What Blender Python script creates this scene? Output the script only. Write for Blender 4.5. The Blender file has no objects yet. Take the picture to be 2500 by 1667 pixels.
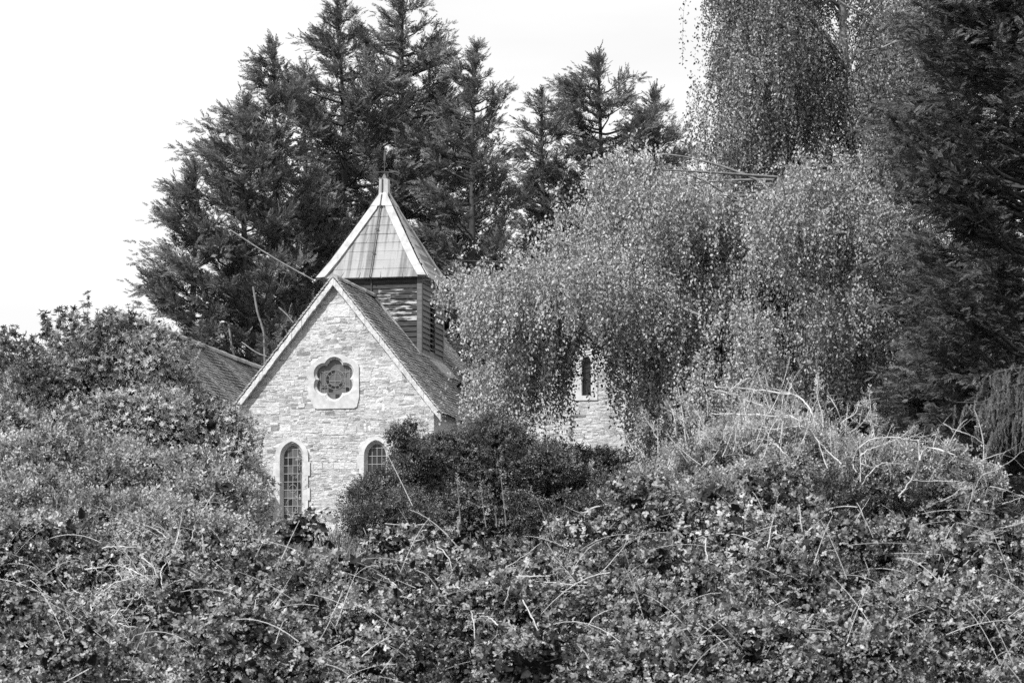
import bpy, bmesh, math
import numpy as np
from mathutils import Vector, Matrix
from mathutils.geometry import tessellate_polygon

# ------------------------------------------------------------------ camera, sky, sun, exposure
scene = bpy.context.scene
F = 12000.0                      # focal length in pixels of the 2500 px wide photograph
HORIZON = 2140.0
CAMZ = 1.6
PITCH = math.atan((HORIZON - 833.5) / F)
cam_d = bpy.data.cameras.new("camera")
cam = bpy.data.objects.new("camera", cam_d)
scene.collection.objects.link(cam)
cam.location = (0, 0, CAMZ)
cam.rotation_euler = (math.pi / 2 + PITCH, 0, 0)
cam_d.sensor_width = 36.0
cam_d.lens = F / 2500.0 * 36.0
cam_d.clip_start = 0.5
cam_d.clip_end = 6000
cam_d.dof.use_dof = True
cam_d.dof.focus_distance = 122.0
cam_d.dof.aperture_fstop = 11.0
scene.camera = cam
scene.render.resolution_x = 1024
scene.render.resolution_y = 682

SUN_EL, SUN_AZ = math.radians(43), math.radians(43)      # azimuth: degrees to the left of straight behind the camera
sdir = Vector((-math.sin(SUN_AZ) * math.cos(SUN_EL), -math.cos(SUN_AZ) * math.cos(SUN_EL), math.sin(SUN_EL)))
world = bpy.data.worlds.new("World")
scene.world = world
world.use_nodes = True
wn = world.node_tree
wn.nodes.clear()
wo = wn.nodes.new("ShaderNodeOutputWorld")
bg = wn.nodes.new("ShaderNodeBackground")
sky = wn.nodes.new("ShaderNodeTexSky")
sky.sky_type = 'NISHITA'
sky.sun_disc = False
sky.sun_elevation = SUN_EL
sky.sun_rotation = math.atan2(sdir.x, sdir.y)
bw = wn.nodes.new("ShaderNodeRGBToBW")
wn.links.new(sky.outputs[0], bw.inputs[0])
# thin white cloud over the sky
tc = wn.nodes.new("ShaderNodeTexCoord")
mp = wn.nodes.new("ShaderNodeMapping")
mp.inputs['Scale'].default_value = (3, 3, 14)
nz = wn.nodes.new("ShaderNodeTexNoise")
nz.inputs['Scale'].default_value = 2.2
nz.inputs['Detail'].default_value = 6
wn.links.new(tc.outputs['Generated'], mp.inputs[0])
wn.links.new(mp.outputs[0], nz.inputs[0])
mr = wn.nodes.new("ShaderNodeMapRange")
mr.inputs['From Min'].default_value = 0.3
mr.inputs['From Max'].default_value = 0.62
mr.inputs['To Min'].default_value = 7.7
mr.inputs['To Max'].default_value = 8.9
wn.links.new(nz.outputs[0], mr.inputs[0])
mx = wn.nodes.new("ShaderNodeMix")
mx.data_type = 'FLOAT'
mx.inputs[0].default_value = 0.85
wn.links.new(bw.outputs[0], mx.inputs[2])
wn.links.new(mr.outputs[0], mx.inputs[3])
wn.links.new(mx.outputs[0], bg.inputs[0])
bg.inputs[1].default_value = 0.1
wn.links.new(bg.outputs[0], wo.inputs[0])

sun_d = bpy.data.lights.new("sun", 'SUN')
sun_d.energy = 4.3
sun_d.angle = math.radians(0.8)
sun_d.color = (1, 1, 1)
sun = bpy.data.objects.new("sun", sun_d)
scene.collection.objects.link(sun)
sun.rotation_euler = sdir.to_track_quat('Z', 'Y').to_euler()
sun.location = sdir * 100

scene.view_settings.view_transform = 'Standard'
scene.view_settings.look = 'None'
scene.view_settings.exposure = 0.35
scene.view_settings.gamma = 1
scene.render.engine = 'CYCLES'
cy = scene.cycles
cy.use_denoising = False
cy.max_bounces = 5
cy.diffuse_bounces = 2
cy.glossy_bounces = 2
cy.transmission_bounces = 2
cy.transparent_max_bounces = 4
cy.caustics_reflective = False
cy.caustics_refractive = False

# ------------------------------------------------------------------ helpers
rng = np.random.default_rng(7)
U = rng.uniform
cp, sp = math.cos(PITCH), math.sin(PITCH)


def at(px, py, Y):
    """world point seen at photo pixel (px, py) at ground distance Y"""
    px = np.asarray(px, float); py = np.asarray(py, float); Y = np.asarray(Y, float)
    b = -(py - 833.5)
    fy = F * cp - b * sp
    fz = F * sp + b * cp
    k = Y / fy
    return np.stack([(px - 1250) * k, Y + 0 * k, CAMZ + fz * k], -1)


def tag(o, label=None, cat=None, group=None, kind=None):
    if label: o['label'] = label
    if cat: o['category'] = cat
    if group: o['group'] = group
    if kind: o['kind'] = kind
    return o


def link(o, parent=None):
    scene.collection.objects.link(o)
    if parent is not None: o.parent = parent
    return o


def empty(name, loc, rz=0.0):
    o = bpy.data.objects.new(name, None)
    o.location = loc
    o.rotation_euler = (0, 0, rz)
    o.empty_display_size = 0.3
    return link(o)


def mesh_obj(name, V, Fq, mat, parent=None, tone=None, smooth=False, origin=None):
    """V (n,3), Fq list/array of quads or tris (array) or python list of polygons"""
    me = bpy.data.meshes.new(name)
    V = np.asarray(V, np.float32).reshape(-1, 3)
    if origin is not None:
        V = V - np.asarray(origin, np.float32)
    if isinstance(Fq, np.ndarray):
        nf, k = Fq.shape
        me.vertices.add(len(V)); me.vertices.foreach_set('co', V.ravel())
        me.loops.add(nf * k); me.loops.foreach_set('vertex_index', Fq.astype(np.int32).ravel())
        me.polygons.add(nf)
        me.polygons.foreach_set('loop_start', np.arange(0, nf * k, k, dtype=np.int32))
        me.polygons.foreach_set('loop_total', np.full(nf, k, np.int32))
        me.update(calc_edges=True)
    else:
        me.from_pydata(V.tolist(), [], Fq)
        me.update()
    if tone is not None:
        a = me.attributes.new('tone', 'FLOAT', 'POINT')
        a.data.foreach_set('value', np.asarray(tone, np.float32))
    if smooth:
        me.polygons.foreach_set('use_smooth', np.ones(len(me.polygons), bool))
    me.materials.append(mat)
    o = bpy.data.objects.new(name, me)
    link(o, parent)
    return o


class MB:
    """collects polygons with a tone per shape"""
    def __init__(s): s.v = []; s.f = []; s.t = []
    def add(s, verts, faces, tone=0.5):
        n = len(s.v)
        s.v += [tuple(p) for p in verts]
        s.f += [tuple(i + n for i in f) for f in faces]
        s.t += [tone] * len(verts)
    def box(s, x0, x1, y0, y1, z0, z1, tone=0.5):
        s.add([(x0, y0, z0), (x1, y0, z0), (x1, y1, z0), (x0, y1, z0), (x0, y0, z1), (x1, y0, z1), (x1, y1, z1), (x0, y1, z1)],
              [(0, 3, 2, 1), (4, 5, 6, 7), (0, 1, 5, 4), (1, 2, 6, 5), (2, 3, 7, 6), (3, 0, 4, 7)], tone)
    def hexa(s, p, tone=0.5):
        s.add(p, [(0, 3, 2, 1), (4, 5, 6, 7), (0, 1, 5, 4), (1, 2, 6, 5), (2, 3, 7, 6), (3, 0, 4, 7)], tone)
    def tube(s, pts, r, n=6, tone=0.5):
        v, f = tube_np(np.asarray(pts, float), r, n)
        s.add(v.tolist(), f.tolist(), tone)
    def loft(s, loops, tone=0.5, close=True, vary=False):
        m = len(loops[0]); vs = [p for l in loops for p in l]; fs = []
        for k in range(len(loops) - 1):
            for i in range(m if close else m - 1):
                j = (i + 1) % m
                fs.append((k * m + i, k * m + j, (k + 1) * m + j, (k + 1) * m + i))
        n0 = len(s.v); s.add(vs, fs, tone)
        if vary:
            q = np.random.default_rng(m + n0)
            tt = np.repeat(q.uniform(-.45, .35, m), max(1, m // 14))[:m]
            for k in range(len(loops)):
                for i in range(m): s.t[n0 + k * m + i] += tt[i]
    def build(s, name, mat, parent=None, smooth=False):
        return mesh_obj(name, s.v, s.f, mat, parent, s.t, smooth)


def norm(a):
    a = np.asarray(a, float)
    return a / np.maximum(np.linalg.norm(a, axis=-1, keepdims=True), 1e-9)


def tube_np(P, r, n=5):
    P = np.asarray(P, float); m = len(P)
    r = np.full(m, r, float) if np.isscalar(r) else np.asarray(r, float)
    T = norm(np.gradient(P, axis=0))
    ref = np.array([0.0, 0, 1.0]) if abs(T[:, 2]).mean() < 0.8 else np.array([1.0, 0, 0])
    A = norm(np.cross(T, ref)); B = np.cross(T, A)
    ang = np.linspace(0, 2 * math.pi, n, endpoint=False)
    V = P[:, None] + r[:, None, None] * (A[:, None] * np.cos(ang)[None, :, None] + B[:, None] * np.sin(ang)[None, :, None])
    i = np.arange(m - 1)[:, None] * n; k = np.arange(n)[None]; k2 = (k + 1) % n
    Fq = np.stack([i + k, i + k2, i + n + k2, i + n + k], -1).reshape(-1, 4)
    return V.reshape(-1, 3), Fq


class Tubes:
    def __init__(s): s.V = []; s.F = []; s.T = []; s.n = 0
    def add(s, P, r, n=4, tone=0.5):
        v, f = tube_np(P, r, n)
        s.V.append(v); s.F.append(f + s.n); s.T.append(np.full(len(v), tone)); s.n += len(v)
    def build(s, name, mat, parent=None):
        return mesh_obj(name, np.concatenate(s.V), np.concatenate(s.F), mat, parent, np.concatenate(s.T), smooth=True)


def bez(p0, p1, p2, n=10):
    t = np.linspace(0, 1, n)[:, None]
    return (1 - t) ** 2 * np.asarray(p0) + 2 * t * (1 - t) * np.asarray(p1) + t * t * np.asarray(p2)


def smooth_path(P, n=4):
    """Catmull-Rom through points"""
    P = np.asarray(P, float)
    Q = np.vstack([2 * P[0] - P[1], P, 2 * P[-1] - P[-2]])
    out = []
    for i in range(1, len(Q) - 2):
        for t in np.linspace(0, 1, n, endpoint=False):
            a, b, c, d = Q[i - 1], Q[i], Q[i + 1], Q[i + 2]
            out.append(0.5 * (2 * b + (c - a) * t + (2 * a - 5 * b + 4 * c - d) * t * t + (3 * b - a - 3 * c + d) * t ** 3))
    out.append(P[-1])
    return np.array(out)


def fnoise(P, s=1.0, seed=0):
    """cheap smooth pseudo noise, about -1..1"""
    r = np.random.default_rng(seed)
    out = 0
    for i in range(5):
        k = norm(r.normal(size=3)) * s * (0.7 + 0.5 * i)
        out = out + np.sin(P @ k + r.uniform(0, 6.28)) * np.cos(P @ (norm(r.normal(size=3)) * s * (0.9 + 0.3 * i)) + r.uniform(0, 6.28)) / (1 + 0.3 * i)
    return out / 2.2


def frames(d, n):
    """rotation matrices whose x axis is d and z axis close to n"""
    x = norm(d)
    z = n - (n * x).sum(-1, keepdims=True) * x
    z = norm(z)
    y = np.cross(z, x)
    return np.stack([x, y, z], -1)          # columns


def scatter(tmpls, pos, R, scale, tone):
    """place random templates; returns V, F, T"""
    N = len(pos)
    which = rng.integers(0, len(tmpls), N)
    Vs, Fs, Ts = [], [], []; off = 0
    scale = np.broadcast_to(np.asarray(scale, float), (N,))
    for k, (tv, tf, tt) in enumerate(tmpls):
        idx = np.nonzero(which == k)[0]
        if len(idx) == 0: continue
        v = np.einsum('nij,vj->nvi', R[idx], tv) * scale[idx, None, None] + pos[idx, None, :]
        nv = len(tv)
        f = tf[None] + (np.arange(len(idx)) * nv)[:, None, None] + off
        t = tone[idx, None] + tt[None]
        Vs.append(v.reshape(-1, 3)); Fs.append(f.reshape(-1, 4)); Ts.append(t.ravel()); off += nv * len(idx)
    return np.concatenate(Vs), np.concatenate(Fs), np.concatenate(Ts)


def rand_dirs(n):
    return norm(rng.normal(size=(n, 3)))

# ------------------------------------------------------------------ materials (the photograph is black and white: every surface is a grey)
def newmat(name):
    m = bpy.data.materials.new(name); m.use_nodes = True
    nt = m.node_tree; b = nt.nodes['Principled BSDF']
    return m, nt, b


def ND(nt, kind, **kw):
    n = nt.nodes.new(kind)
    for k, v in kw.items():
        try: n.inputs[k].default_value = v
        except KeyError: setattr(n, k, v)
    return n


def mathn(nt, op, a, b=None, c=None):
    n = nt.nodes.new('ShaderNodeMath'); n.operation = op
    for i, x in enumerate((a, b, c)):
        if x is None: continue
        if isinstance(x, (int, float)): n.inputs[i].default_value = x
        else: nt.links.new(x, n.inputs[i])
    return n.outputs[0]


def ramp(nt, src, stops):
    r = nt.nodes.new('ShaderNodeMapRange')
    r.inputs['From Min'].default_value, r.inputs['From Max'].default_value = stops[0], stops[1]
    r.inputs['To Min'].default_value, r.inputs['To Max'].default_value = stops[2], stops[3]
    nt.links.new(src, r.inputs[0])
    return r.outputs[0]


def noise(nt, scale, detail=4, mapping=None, rough=0.5):
    tcn = nt.nodes.new('ShaderNodeTexCoord')
    n = nt.nodes.new('ShaderNodeTexNoise')
    n.inputs['Scale'].default_value = scale; n.inputs['Detail'].default_value = detail; n.inputs['Roughness'].default_value = rough
    if mapping:
        m = nt.nodes.new('ShaderNodeMapping'); m.inputs['Scale'].default_value = mapping
        nt.links.new(tcn.outputs['Object'], m.inputs[0]); nt.links.new(m.outputs[0], n.inputs[0])
    else:
        nt.links.new(tcn.outputs['Object'], n.inputs[0])
    return n.outputs[0]


def tone_attr(nt):
    a = nt.nodes.new('ShaderNodeAttribute'); a.attribute_name = 'tone'
    return a.outputs['Fac']


def leaf_mat(name, lo, hi, rough=0.45, trans=0.3, spec=0.5):
    m, nt, b = newmat(name)
    v = ramp(nt, tone_attr(nt), (0, 1, lo, hi))
    nt.links.new(v, b.inputs['Base Color'])
    b.inputs['Roughness'].default_value = rough
    b.inputs['Specular IOR Level'].default_value = spec
    tr = nt.nodes.new('ShaderNodeBsdfTranslucent')
    nt.links.new(v, tr.inputs[0])
    mix = nt.nodes.new('ShaderNodeMixShader'); mix.inputs[0].default_value = trans
    nt.links.new(b.outputs[0], mix.inputs[1]); nt.links.new(tr.outputs[0], mix.inputs[2])
    nt.links.new(mix.outputs[0], nt.nodes['Material Output'].inputs[0])
    return m


def simple_mat(name, lo, hi, nscale=8, rough=0.8, bump=0.0, mapping=None, use_tone=0.5, spec=0.3):
    """grey from noise plus the tone attribute"""
    m, nt, b = newmat(name)
    n = noise(nt, nscale, 5, mapping, 0.6)
    n2 = ramp(nt, n, (0.3, 0.7, 0, 1))
    s = mathn(nt, 'ADD', mathn(nt, 'MULTIPLY', n2, 1 - use_tone), mathn(nt, 'MULTIPLY', tone_attr(nt), use_tone))
    v = ramp(nt, s, (0, 1, lo, hi))
    nt.links.new(v, b.inputs['Base Color'])
    b.inputs['Roughness'].default_value = rough
    b.inputs['Specular IOR Level'].default_value = spec
    if bump:
        bp = nt.nodes.new('ShaderNodeBump'); bp.inputs['Strength'].default_value = 0.8; bp.inputs['Distance'].default_value = bump
        nt.links.new(n, bp.inputs['Height']); nt.links.new(bp.outputs[0], b.inputs['Normal'])
    return m


M = {}
# rubble limestone: own tone per stone, blotches of lichen, stains
m, nt, b = newmat('rubble_stone')
na = noise(nt, 9, 6, (1, 1, 2.2), 0.65); nb_ = noise(nt, 1.3, 4); nc = noise(nt, 34, 4, (1, 1, 2.5), 0.6)
s = mathn(nt, 'ADD', mathn(nt, 'MULTIPLY', tone_attr(nt), 0.46), mathn(nt, 'MULTIPLY', ramp(nt, na, (0.3, 0.7, 0, 1)), 0.32))
s = mathn(nt, 'ADD', s, mathn(nt, 'MULTIPLY', ramp(nt, nc, (0.35, 0.65, 0, 1)), 0.18))
s = mathn(nt, 'ADD', s, mathn(nt, 'MULTIPLY', ramp(nt, nb_, (0.3, 0.7, -0.12, 0.12)), 1))
vo = nt.nodes.new('ShaderNodeTexVoronoi'); vo.inputs['Scale'].default_value = 5.5; vo.inputs['Randomness'].default_value = 1.0
tcv = nt.nodes.new('ShaderNodeTexCoord'); nt.links.new(tcv.outputs['Object'], vo.inputs[0])
sz_ = mathn(nt, 'MULTIPLY', ramp(nt, noise(nt, 1.7, 2), (0.42, 0.68, 0, 1)), 0.26)
dd_ = mathn(nt, 'ADD', vo.outputs['Distance'], mathn(nt, 'MULTIPLY', nc, 0.16))
spot = ramp(nt, mathn(nt, 'SUBTRACT', mathn(nt, 'ADD', sz_, 0.08), dd_), (-0.03, 0.03, 0, 1))
s = mathn(nt, 'ADD', s, mathn(nt, 'MULTIPLY', spot, 0.6))
v = ramp(nt, s, (0.2, 0.85, 0.24, 0.82))
nt.links.new(v, b.inputs['Base Color']); b.inputs['Roughness'].default_value = 0.95; b.inputs['Specular IOR Level'].default_value = 0.1
bp = nt.nodes.new('ShaderNodeBump'); bp.inputs['Strength'].default_value = 1.0; bp.inputs['Distance'].default_value = 0.035
nt.links.new(mathn(nt, 'ADD', na, mathn(nt, 'MULTIPLY', nc, 0.5)), bp.inputs['Height']); nt.links.new(bp.outputs[0], b.inputs['Normal'])
M['stone'] = m
M['mortar'] = simple_mat('mortar', 0.42, 0.75, 12, 0.95, 0.02, use_tone=0.1)
M['ashlar'] = simple_mat('pale_dressed_stone', 0.34, 0.68, 6, 0.9, 0.008, use_tone=0.35)
M['tile'] = simple_mat('clay_tile', 0.13, 0.46, 5, 0.85, 0.01, use_tone=0.6)
M['verge'] = simple_mat('verge_mortar', 0.3, 0.7, 14, 0.9, 0.03, use_tone=0.3)
M['lead'] = simple_mat('lead_sheet', 0.2, 0.56, 5, 0.5, 0.01, (1, 1, 0.5), 0.2, 0.5)
M['board_side'] = simple_mat('dark_board', 0.05, 0.24, 6, 0.8, 0.008, (1, 1, 9), 0.5)
M['dark_metal'] = simple_mat('dark_metal', 0.05, 0.12, 20, 0.5, use_tone=0.2)
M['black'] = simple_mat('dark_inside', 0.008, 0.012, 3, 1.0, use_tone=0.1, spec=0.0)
M['leadbar'] = simple_mat('window_lead', 0.28, 0.42, 20, 0.6, use_tone=0.2)
M['bark'] = simple_mat('bark', 0.025, 0.09, 9, 0.95, 0.02, (1, 1, 0.3), 0.3)
M['pale_bark'] = simple_mat('pale_bark', 0.22, 0.72, 14, 0.8, 0.0, (1, 1, 1), 0.6)
M['birch_bark'] = simple_mat('birch_bark', 0.08, 0.3, 9, 0.7, 0.0, (1, 1, 1), 0.3)
M['inner'] = simple_mat('gap_shade_leaves', 0.012, 0.06, 30, 1.0, 0.0, use_tone=.3, spec=0.0)  # near-black leaf colour standing in for deep shade inside the bushes
M['soil'] = simple_mat('soil_and_grass', 0.03, 0.07, 1.5, 1.0, 0.03, use_tone=0.0)
# peeling painted boards on the front of the bell turret
m, nt, b = newmat('peeling_board')
n1 = noise(nt, 3.0, 6, (1, 1, 5), 0.65); n2 = noise(nt, 5, 5, (1, 1, 14), 0.6)
s = mathn(nt, 'ADD', n1, mathn(nt, 'MULTIPLY', mathn(nt, 'SUBTRACT', tone_attr(nt), 0.5), 0.42))
k = ramp(nt, s, (0.62, 0.70, 0, 1))
base = ramp(nt, n2, (0.3, 0.7, 0.02, 0.085))
v = mathn(nt, 'ADD', base, mathn(nt, 'MULTIPLY', k, 0.34))
nt.links.new(v, b.inputs['Base Color']); b.inputs['Roughness'].default_value = 0.85; b.inputs['Specular IOR Level'].default_value = 0.15
M['board_front'] = m
# stained slabs of the pyramid roof: streaks run down the slope
m, nt, b = newmat('stained_slab')
n1 = noise(nt, 2.6, 3, (2.6, 0.0, 0.12), 0.55); n2 = noise(nt, 22, 4); n3 = noise(nt, 2.0, 3)
s = mathn(nt, 'ADD', mathn(nt, 'MULTIPLY', ramp(nt, n1, (0.42, 0.58, 0, 1)), 0.6), mathn(nt, 'MULTIPLY', tone_attr(nt), 0.08))
s = mathn(nt, 'ADD', s, mathn(nt, 'MULTIPLY', ramp(nt, n2, (0.3, 0.7, 0, 1)), 0.15))
s = mathn(nt, 'ADD', s, mathn(nt, 'MULTIPLY', ramp(nt, n3, (0.3, 0.7, 0, 1)), 0.15))
v = ramp(nt, s, (0, 1, 0.09, 0.36))
nt.links.new(v, b.inputs['Base Color']); b.inputs['Roughness'].default_value = 0.7
M['slab'] = m
# old window glass
m, nt, b = newmat('window_glass')
v = ramp(nt, tone_attr(nt), (0, 1, 0.008, 0.17))
nt.links.new(v, b.inputs['Base Color']); b.inputs['Roughness'].default_value = 0.25
b.inputs['Specular IOR Level'].default_value = 0.35
M['glass'] = m
M['conifer'] = leaf_mat('cypress_foliage', 0.04, 0.28, 0.6, 0.2, 0.25)
M['conifer_dark'] = leaf_mat('dark_conifer_foliage', 0.008, 0.18, 0.6, 0.12, 0.2)
M['birch'] = leaf_mat('birch_leaves', 0.05, 0.6, 0.42, 0.25, 0.4)
M['shrub'] = leaf_mat('evergreen_shrub_leaves', 0.03, 0.6, 0.38, 0.25, .4)
M['laurel'] = leaf_mat('dark_shrub_leaves', 0.015, 0.2, 0.35, 0.12, .4)
M['hedge'] = leaf_mat('hedge_leaves', 0.03, 0.6, 0.45, 0.3, .35)
M['bramble'] = leaf_mat('bramble_leaves', 0.012, 0.46, 0.36, 0.12, .35)
M['shoot'] = leaf_mat('young_leaves', 0.14, 0.55, 0.4, 0.35)

# ------------------------------------------------------------------ ground
GY = np.array([-60, 0, 30, 44, 50, 56, 64, 75, 100, 122, 140, 200, 500, 3000.])
GZ = np.array([0, 0, 0.7, 1.6, 2.2, 3.0, 4.0, 5.1, 7.6, 9.8, 10.2, 11.5, 14, 20.])
def ground_z(x, y):
    return np.interp(y, GY, GZ)
ys = np.concatenate([np.linspace(-60, 220, 90), np.linspace(250, 3000, 20)])
xs = np.concatenate([[-2500, -1200, -500, -200, -100], np.linspace(-60, 60, 60), [100, 200, 500, 1200, 2500]])
XX, YY = np.meshgrid(xs, ys)
P = np.stack([XX.ravel(), YY.ravel(), np.zeros(XX.size)], -1)
P[:, 2] = ground_z(P[:, 0], P[:, 1]) + 0.12 * fnoise(P, 0.4, 3) * (np.abs(P[:, 0]) < 90)
nx = len(xs)
i = (np.arange(len(ys) - 1)[:, None] * nx + np.arange(nx - 1)[None]).ravel()
mesh_obj('ground', P, np.stack([i, i + 1, i + nx + 1, i + nx], -1), M['soil'], tone=np.full(len(P), 0.5), smooth=True)['kind'] = 'structure'

# ------------------------------------------------------------------ church (local x along the gable, y into depth, z up)
EAVE, RISE, HW = 3.88, 3.42, 2.72
SL = RISE / HW
HEAD = math.radians(12.1)
apex = at(817, 692, 130.0)
ch = empty('church', (apex[0], 130.0, apex[2] - EAVE - RISE), -HEAD)
tag(ch, 'small stone church with steep tiled gable and boarded bell turret', 'church')


def lancet_loop(cx, zb, w, zs, n=9, y=0.0, hf=1.25):
    """pointed-arch outline, counter-clockwise from bottom left; w half width, zs springing height"""
    R = w * hf * 1.0
    pts = [(cx - w, y, zb), (cx + w, y, zb)]
    # right arc centre at cx + w - R'
    Rr = (w * w + (w * hf) ** 2) / (2 * w)
    c = cx + w - Rr
    a1 = math.asin(min(1, w * hf / Rr))
    for t in np.linspace(0, a1, n):
        pts.append((c + Rr * math.cos(t), y, zs + Rr * math.sin(t)))
    c2 = cx - w + Rr
    for t in np.linspace(a1, 0, n)[1:]:
        pts.append((c2 - Rr * math.cos(t), y, zs + Rr * math.sin(t)))
    return pts


def foil_loop(cx, cz, d, r, y=0.0, n=72, grow=0.0):
    """six-lobed outline"""
    out = []
    for k in range(n):
        th = 2 * math.pi * k / n + math.pi / 2
        best = 0
        for j in range(6):
            a = math.pi / 2 + j * math.pi / 3
            dl = math.cos(th - a) * d
            disc = (r + grow) ** 2 - (math.sin(th - a) * d) ** 2
            if disc > 0: best = max(best, dl + math.sqrt(disc))
        out.append((cx + best * math.cos(th), y, cz + best * math.sin(th)))
    return out


def resample(poly, n, start_top=True):
    P = np.array(poly, float); Q = np.vstack([P, P[:1]])
    L = np.r_[0, np.cumsum(np.linalg.norm(np.diff(Q, axis=0), axis=1))]
    t = np.linspace(0, L[-1], n, endpoint=False)
    return np.stack([np.interp(t, L, Q[:, i]) for i in range(3)], -1)


def polar_match(outer, inner, c):
    """points of the polygon `outer` hit by rays from c through each inner point"""
    O = np.array(outer); res = []
    for p in inner:
        dx, dz = p[0] - c[0], p[2] - c[1]; best = None
        for k in range(len(O)):
            a, b2 = O[k], O[(k + 1) % len(O)]
            ex, ez = b2[0] - a[0], b2[2] - a[2]
            det = dx * (-ez) + ex * dz
            if abs(det) < 1e-9: continue
            rx, rz = a[0] - c[0], a[2] - c[1]
            t = (rx * (-ez) + ex * rz) / det
            s_ = (dx * rz - dz * rx) / det
            if t > 0 and -1e-6 <= s_ <= 1 + 1e-6 and (best is None or t < best): best = t
        res.append((c[0] + dx * best, p[1], c[1] + dz * best))
    return res


ZR = EAVE + 0.86                         # rose window centre height
ROSE = (0.0, ZR)
WIN = [(-1.15, 0.245), (1.15, 0.245)]
rose_in = foil_loop(0, ZR, 0.32, 0.21)
rose_poly = [(-0.70, 0, ZR + 0.34), (-0.40, 0, ZR + 0.56), (-0.2, 0, ZR + 0.66), (0.2, 0, ZR + 0.66), (0.45, 0, ZR + 0.54), (0.68, 0, ZR + 0.36),
             (0.69, 0, ZR - 0.5), (0.62, 0, ZR - 0.79), (-0.52, 0, ZR - 0.79), (-0.70, 0, ZR - 0.42)][::-1]
LZS = EAVE - 1.18                        # springing of the lancets
LZB = EAVE - 3.35
lan_out = {}


def rubble(mb, x0f, x1f, z0, z1, yf, holes, r, tonebase=0.5, sgn=-1, axis='x'):
    """coursed rubble stones standing a little proud of the plane y=yf, facing -y"""
    z = z0
    while z < z1:
        h = r.choice([0.045, 0.06, 0.075, 0.095, 0.13, 0.18], p=[.18, .26, .26, .18, .08, .04])
        zm = z + h / 2
        xa, xb = x0f(zm), x1f(zm)
        if xb - xa < 0.08: z += h; continue
        x = xa + 0.01
        while x < xb - 0.03:
            w = h * r.uniform(1.1, 3.6) if h < 0.14 else h * r.uniform(.9, 2.0)
            w = min(max(w, 0.09), 0.55)
            xe = min(x + w, xb - 0.005)
            if xb - xe < 0.07: xe = xb - 0.005
            cx = (x + xe) / 2
            if not any(hf(cx, zm, (xe - x) / 2) for hf in holes):
                pale = r.random() < (0.22 if h >= 0.15 else 0.05)
                t = r.uniform(0.75, 1.05) if pale else min(1, max(0, r.normal(0.5, 0.16)))
                if r.random() < 0.03: t = r.uniform(-0.3, 0.0)
                sub = [(x, xe, z, z + h)]
                if h > 0.11 and not pale and r.random() < 0.45:
                    sub = [(x, xe, z, z + h * 0.48), (x, xe, z + h * 0.5, z + h)]
                for (a, b_, c, d) in sub:
                    g = 0.007
                    j = lambda s_: r.uniform(-s_, s_)
                    p = r.uniform(0.002, 0.014)
                    jj = 0.005 if pale else 0.017
                    fr = [(a + g + j(jj), c + g + j(jj)), (b_ - g + j(jj), c + g + j(jj)), (b_ - g + j(jj), d - g + j(jj)), (a + g + j(jj), d - g + j(jj))]
                    bk = [(q[0] + (0.006 if k in (1, 2) else -0.006), q[1] + (0.005 if k in (2, 3) else -0.005)) for k, q in enumerate(fr)]
                    vs = [(q[0], yf, q[1]) for q in bk] + [(q[0], yf - p + j(0.006), q[1]) for q in fr]
                    mb.add(vs, [(4, 5, 6, 7), (0, 1, 5, 4), (1, 2, 6, 5), (2, 3, 7, 6), (3, 0, 4, 7)], t)
            x = xe
        z += h


def in_rect(cx, cz, hx, hz):
    return lambda x, z, hw: abs(x - cx) < hx + hw * 0.3 and abs(z - cz) < hz


# gable wall: mortar plane with the three openings cut out
def slope_x(z): return HW if z < EAVE else max(0.0, HW - (z - EAVE) / SL)
outer = [(-HW, 0, -0.6), (HW, 0, -0.6), (HW, 0, EAVE), (0, 0, EAVE + RISE), (-HW, 0, EAVE)]
holes_loops = [foil_loop(0, ZR, 0.32, 0.27)]
for cx, w in WIN: holes_loops.append(lancet_loop(cx, LZB, w + 0.07, LZS))
loops = [[Vector(p) for p in outer]] + [[Vector(p) for p in l] for l in holes_loops]
tri = tessellate_polygon(loops)
flat = [tuple(p) for l in loops for p in l]
mb = MB(); mb.add(flat, [tuple(t) for t in tri], 0.5)
# side walls and back of this wing
mb.add([(HW, 0, -0.6), (HW, 12, -0.6), (HW, 12, EAVE), (HW, 0, EAVE)], [(0, 1, 2, 3)])
mb.add([(-HW, 0, -0.6), (-HW, 12, -0.6), (-HW, 12, EAVE), (-HW, 0, EAVE)], [(0, 3, 2, 1)])
wall = mb.build('wall', M['mortar'], ch)
r = np.random.default_rng(5)
mb = MB()
hl = [in_rect(0, ZR - 0.05, 0.6, 0.62)] + [in_rect(cx, (LZB + LZS + 0.35) / 2, 0.36, (LZS + 0.35 - LZB) / 2) for cx, w in WIN]
rubble(mb, lambda z: -slope_x(z), lambda z: slope_x(z), -0.5, EAVE + RISE - 0.05, 0.0, hl, r)
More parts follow.
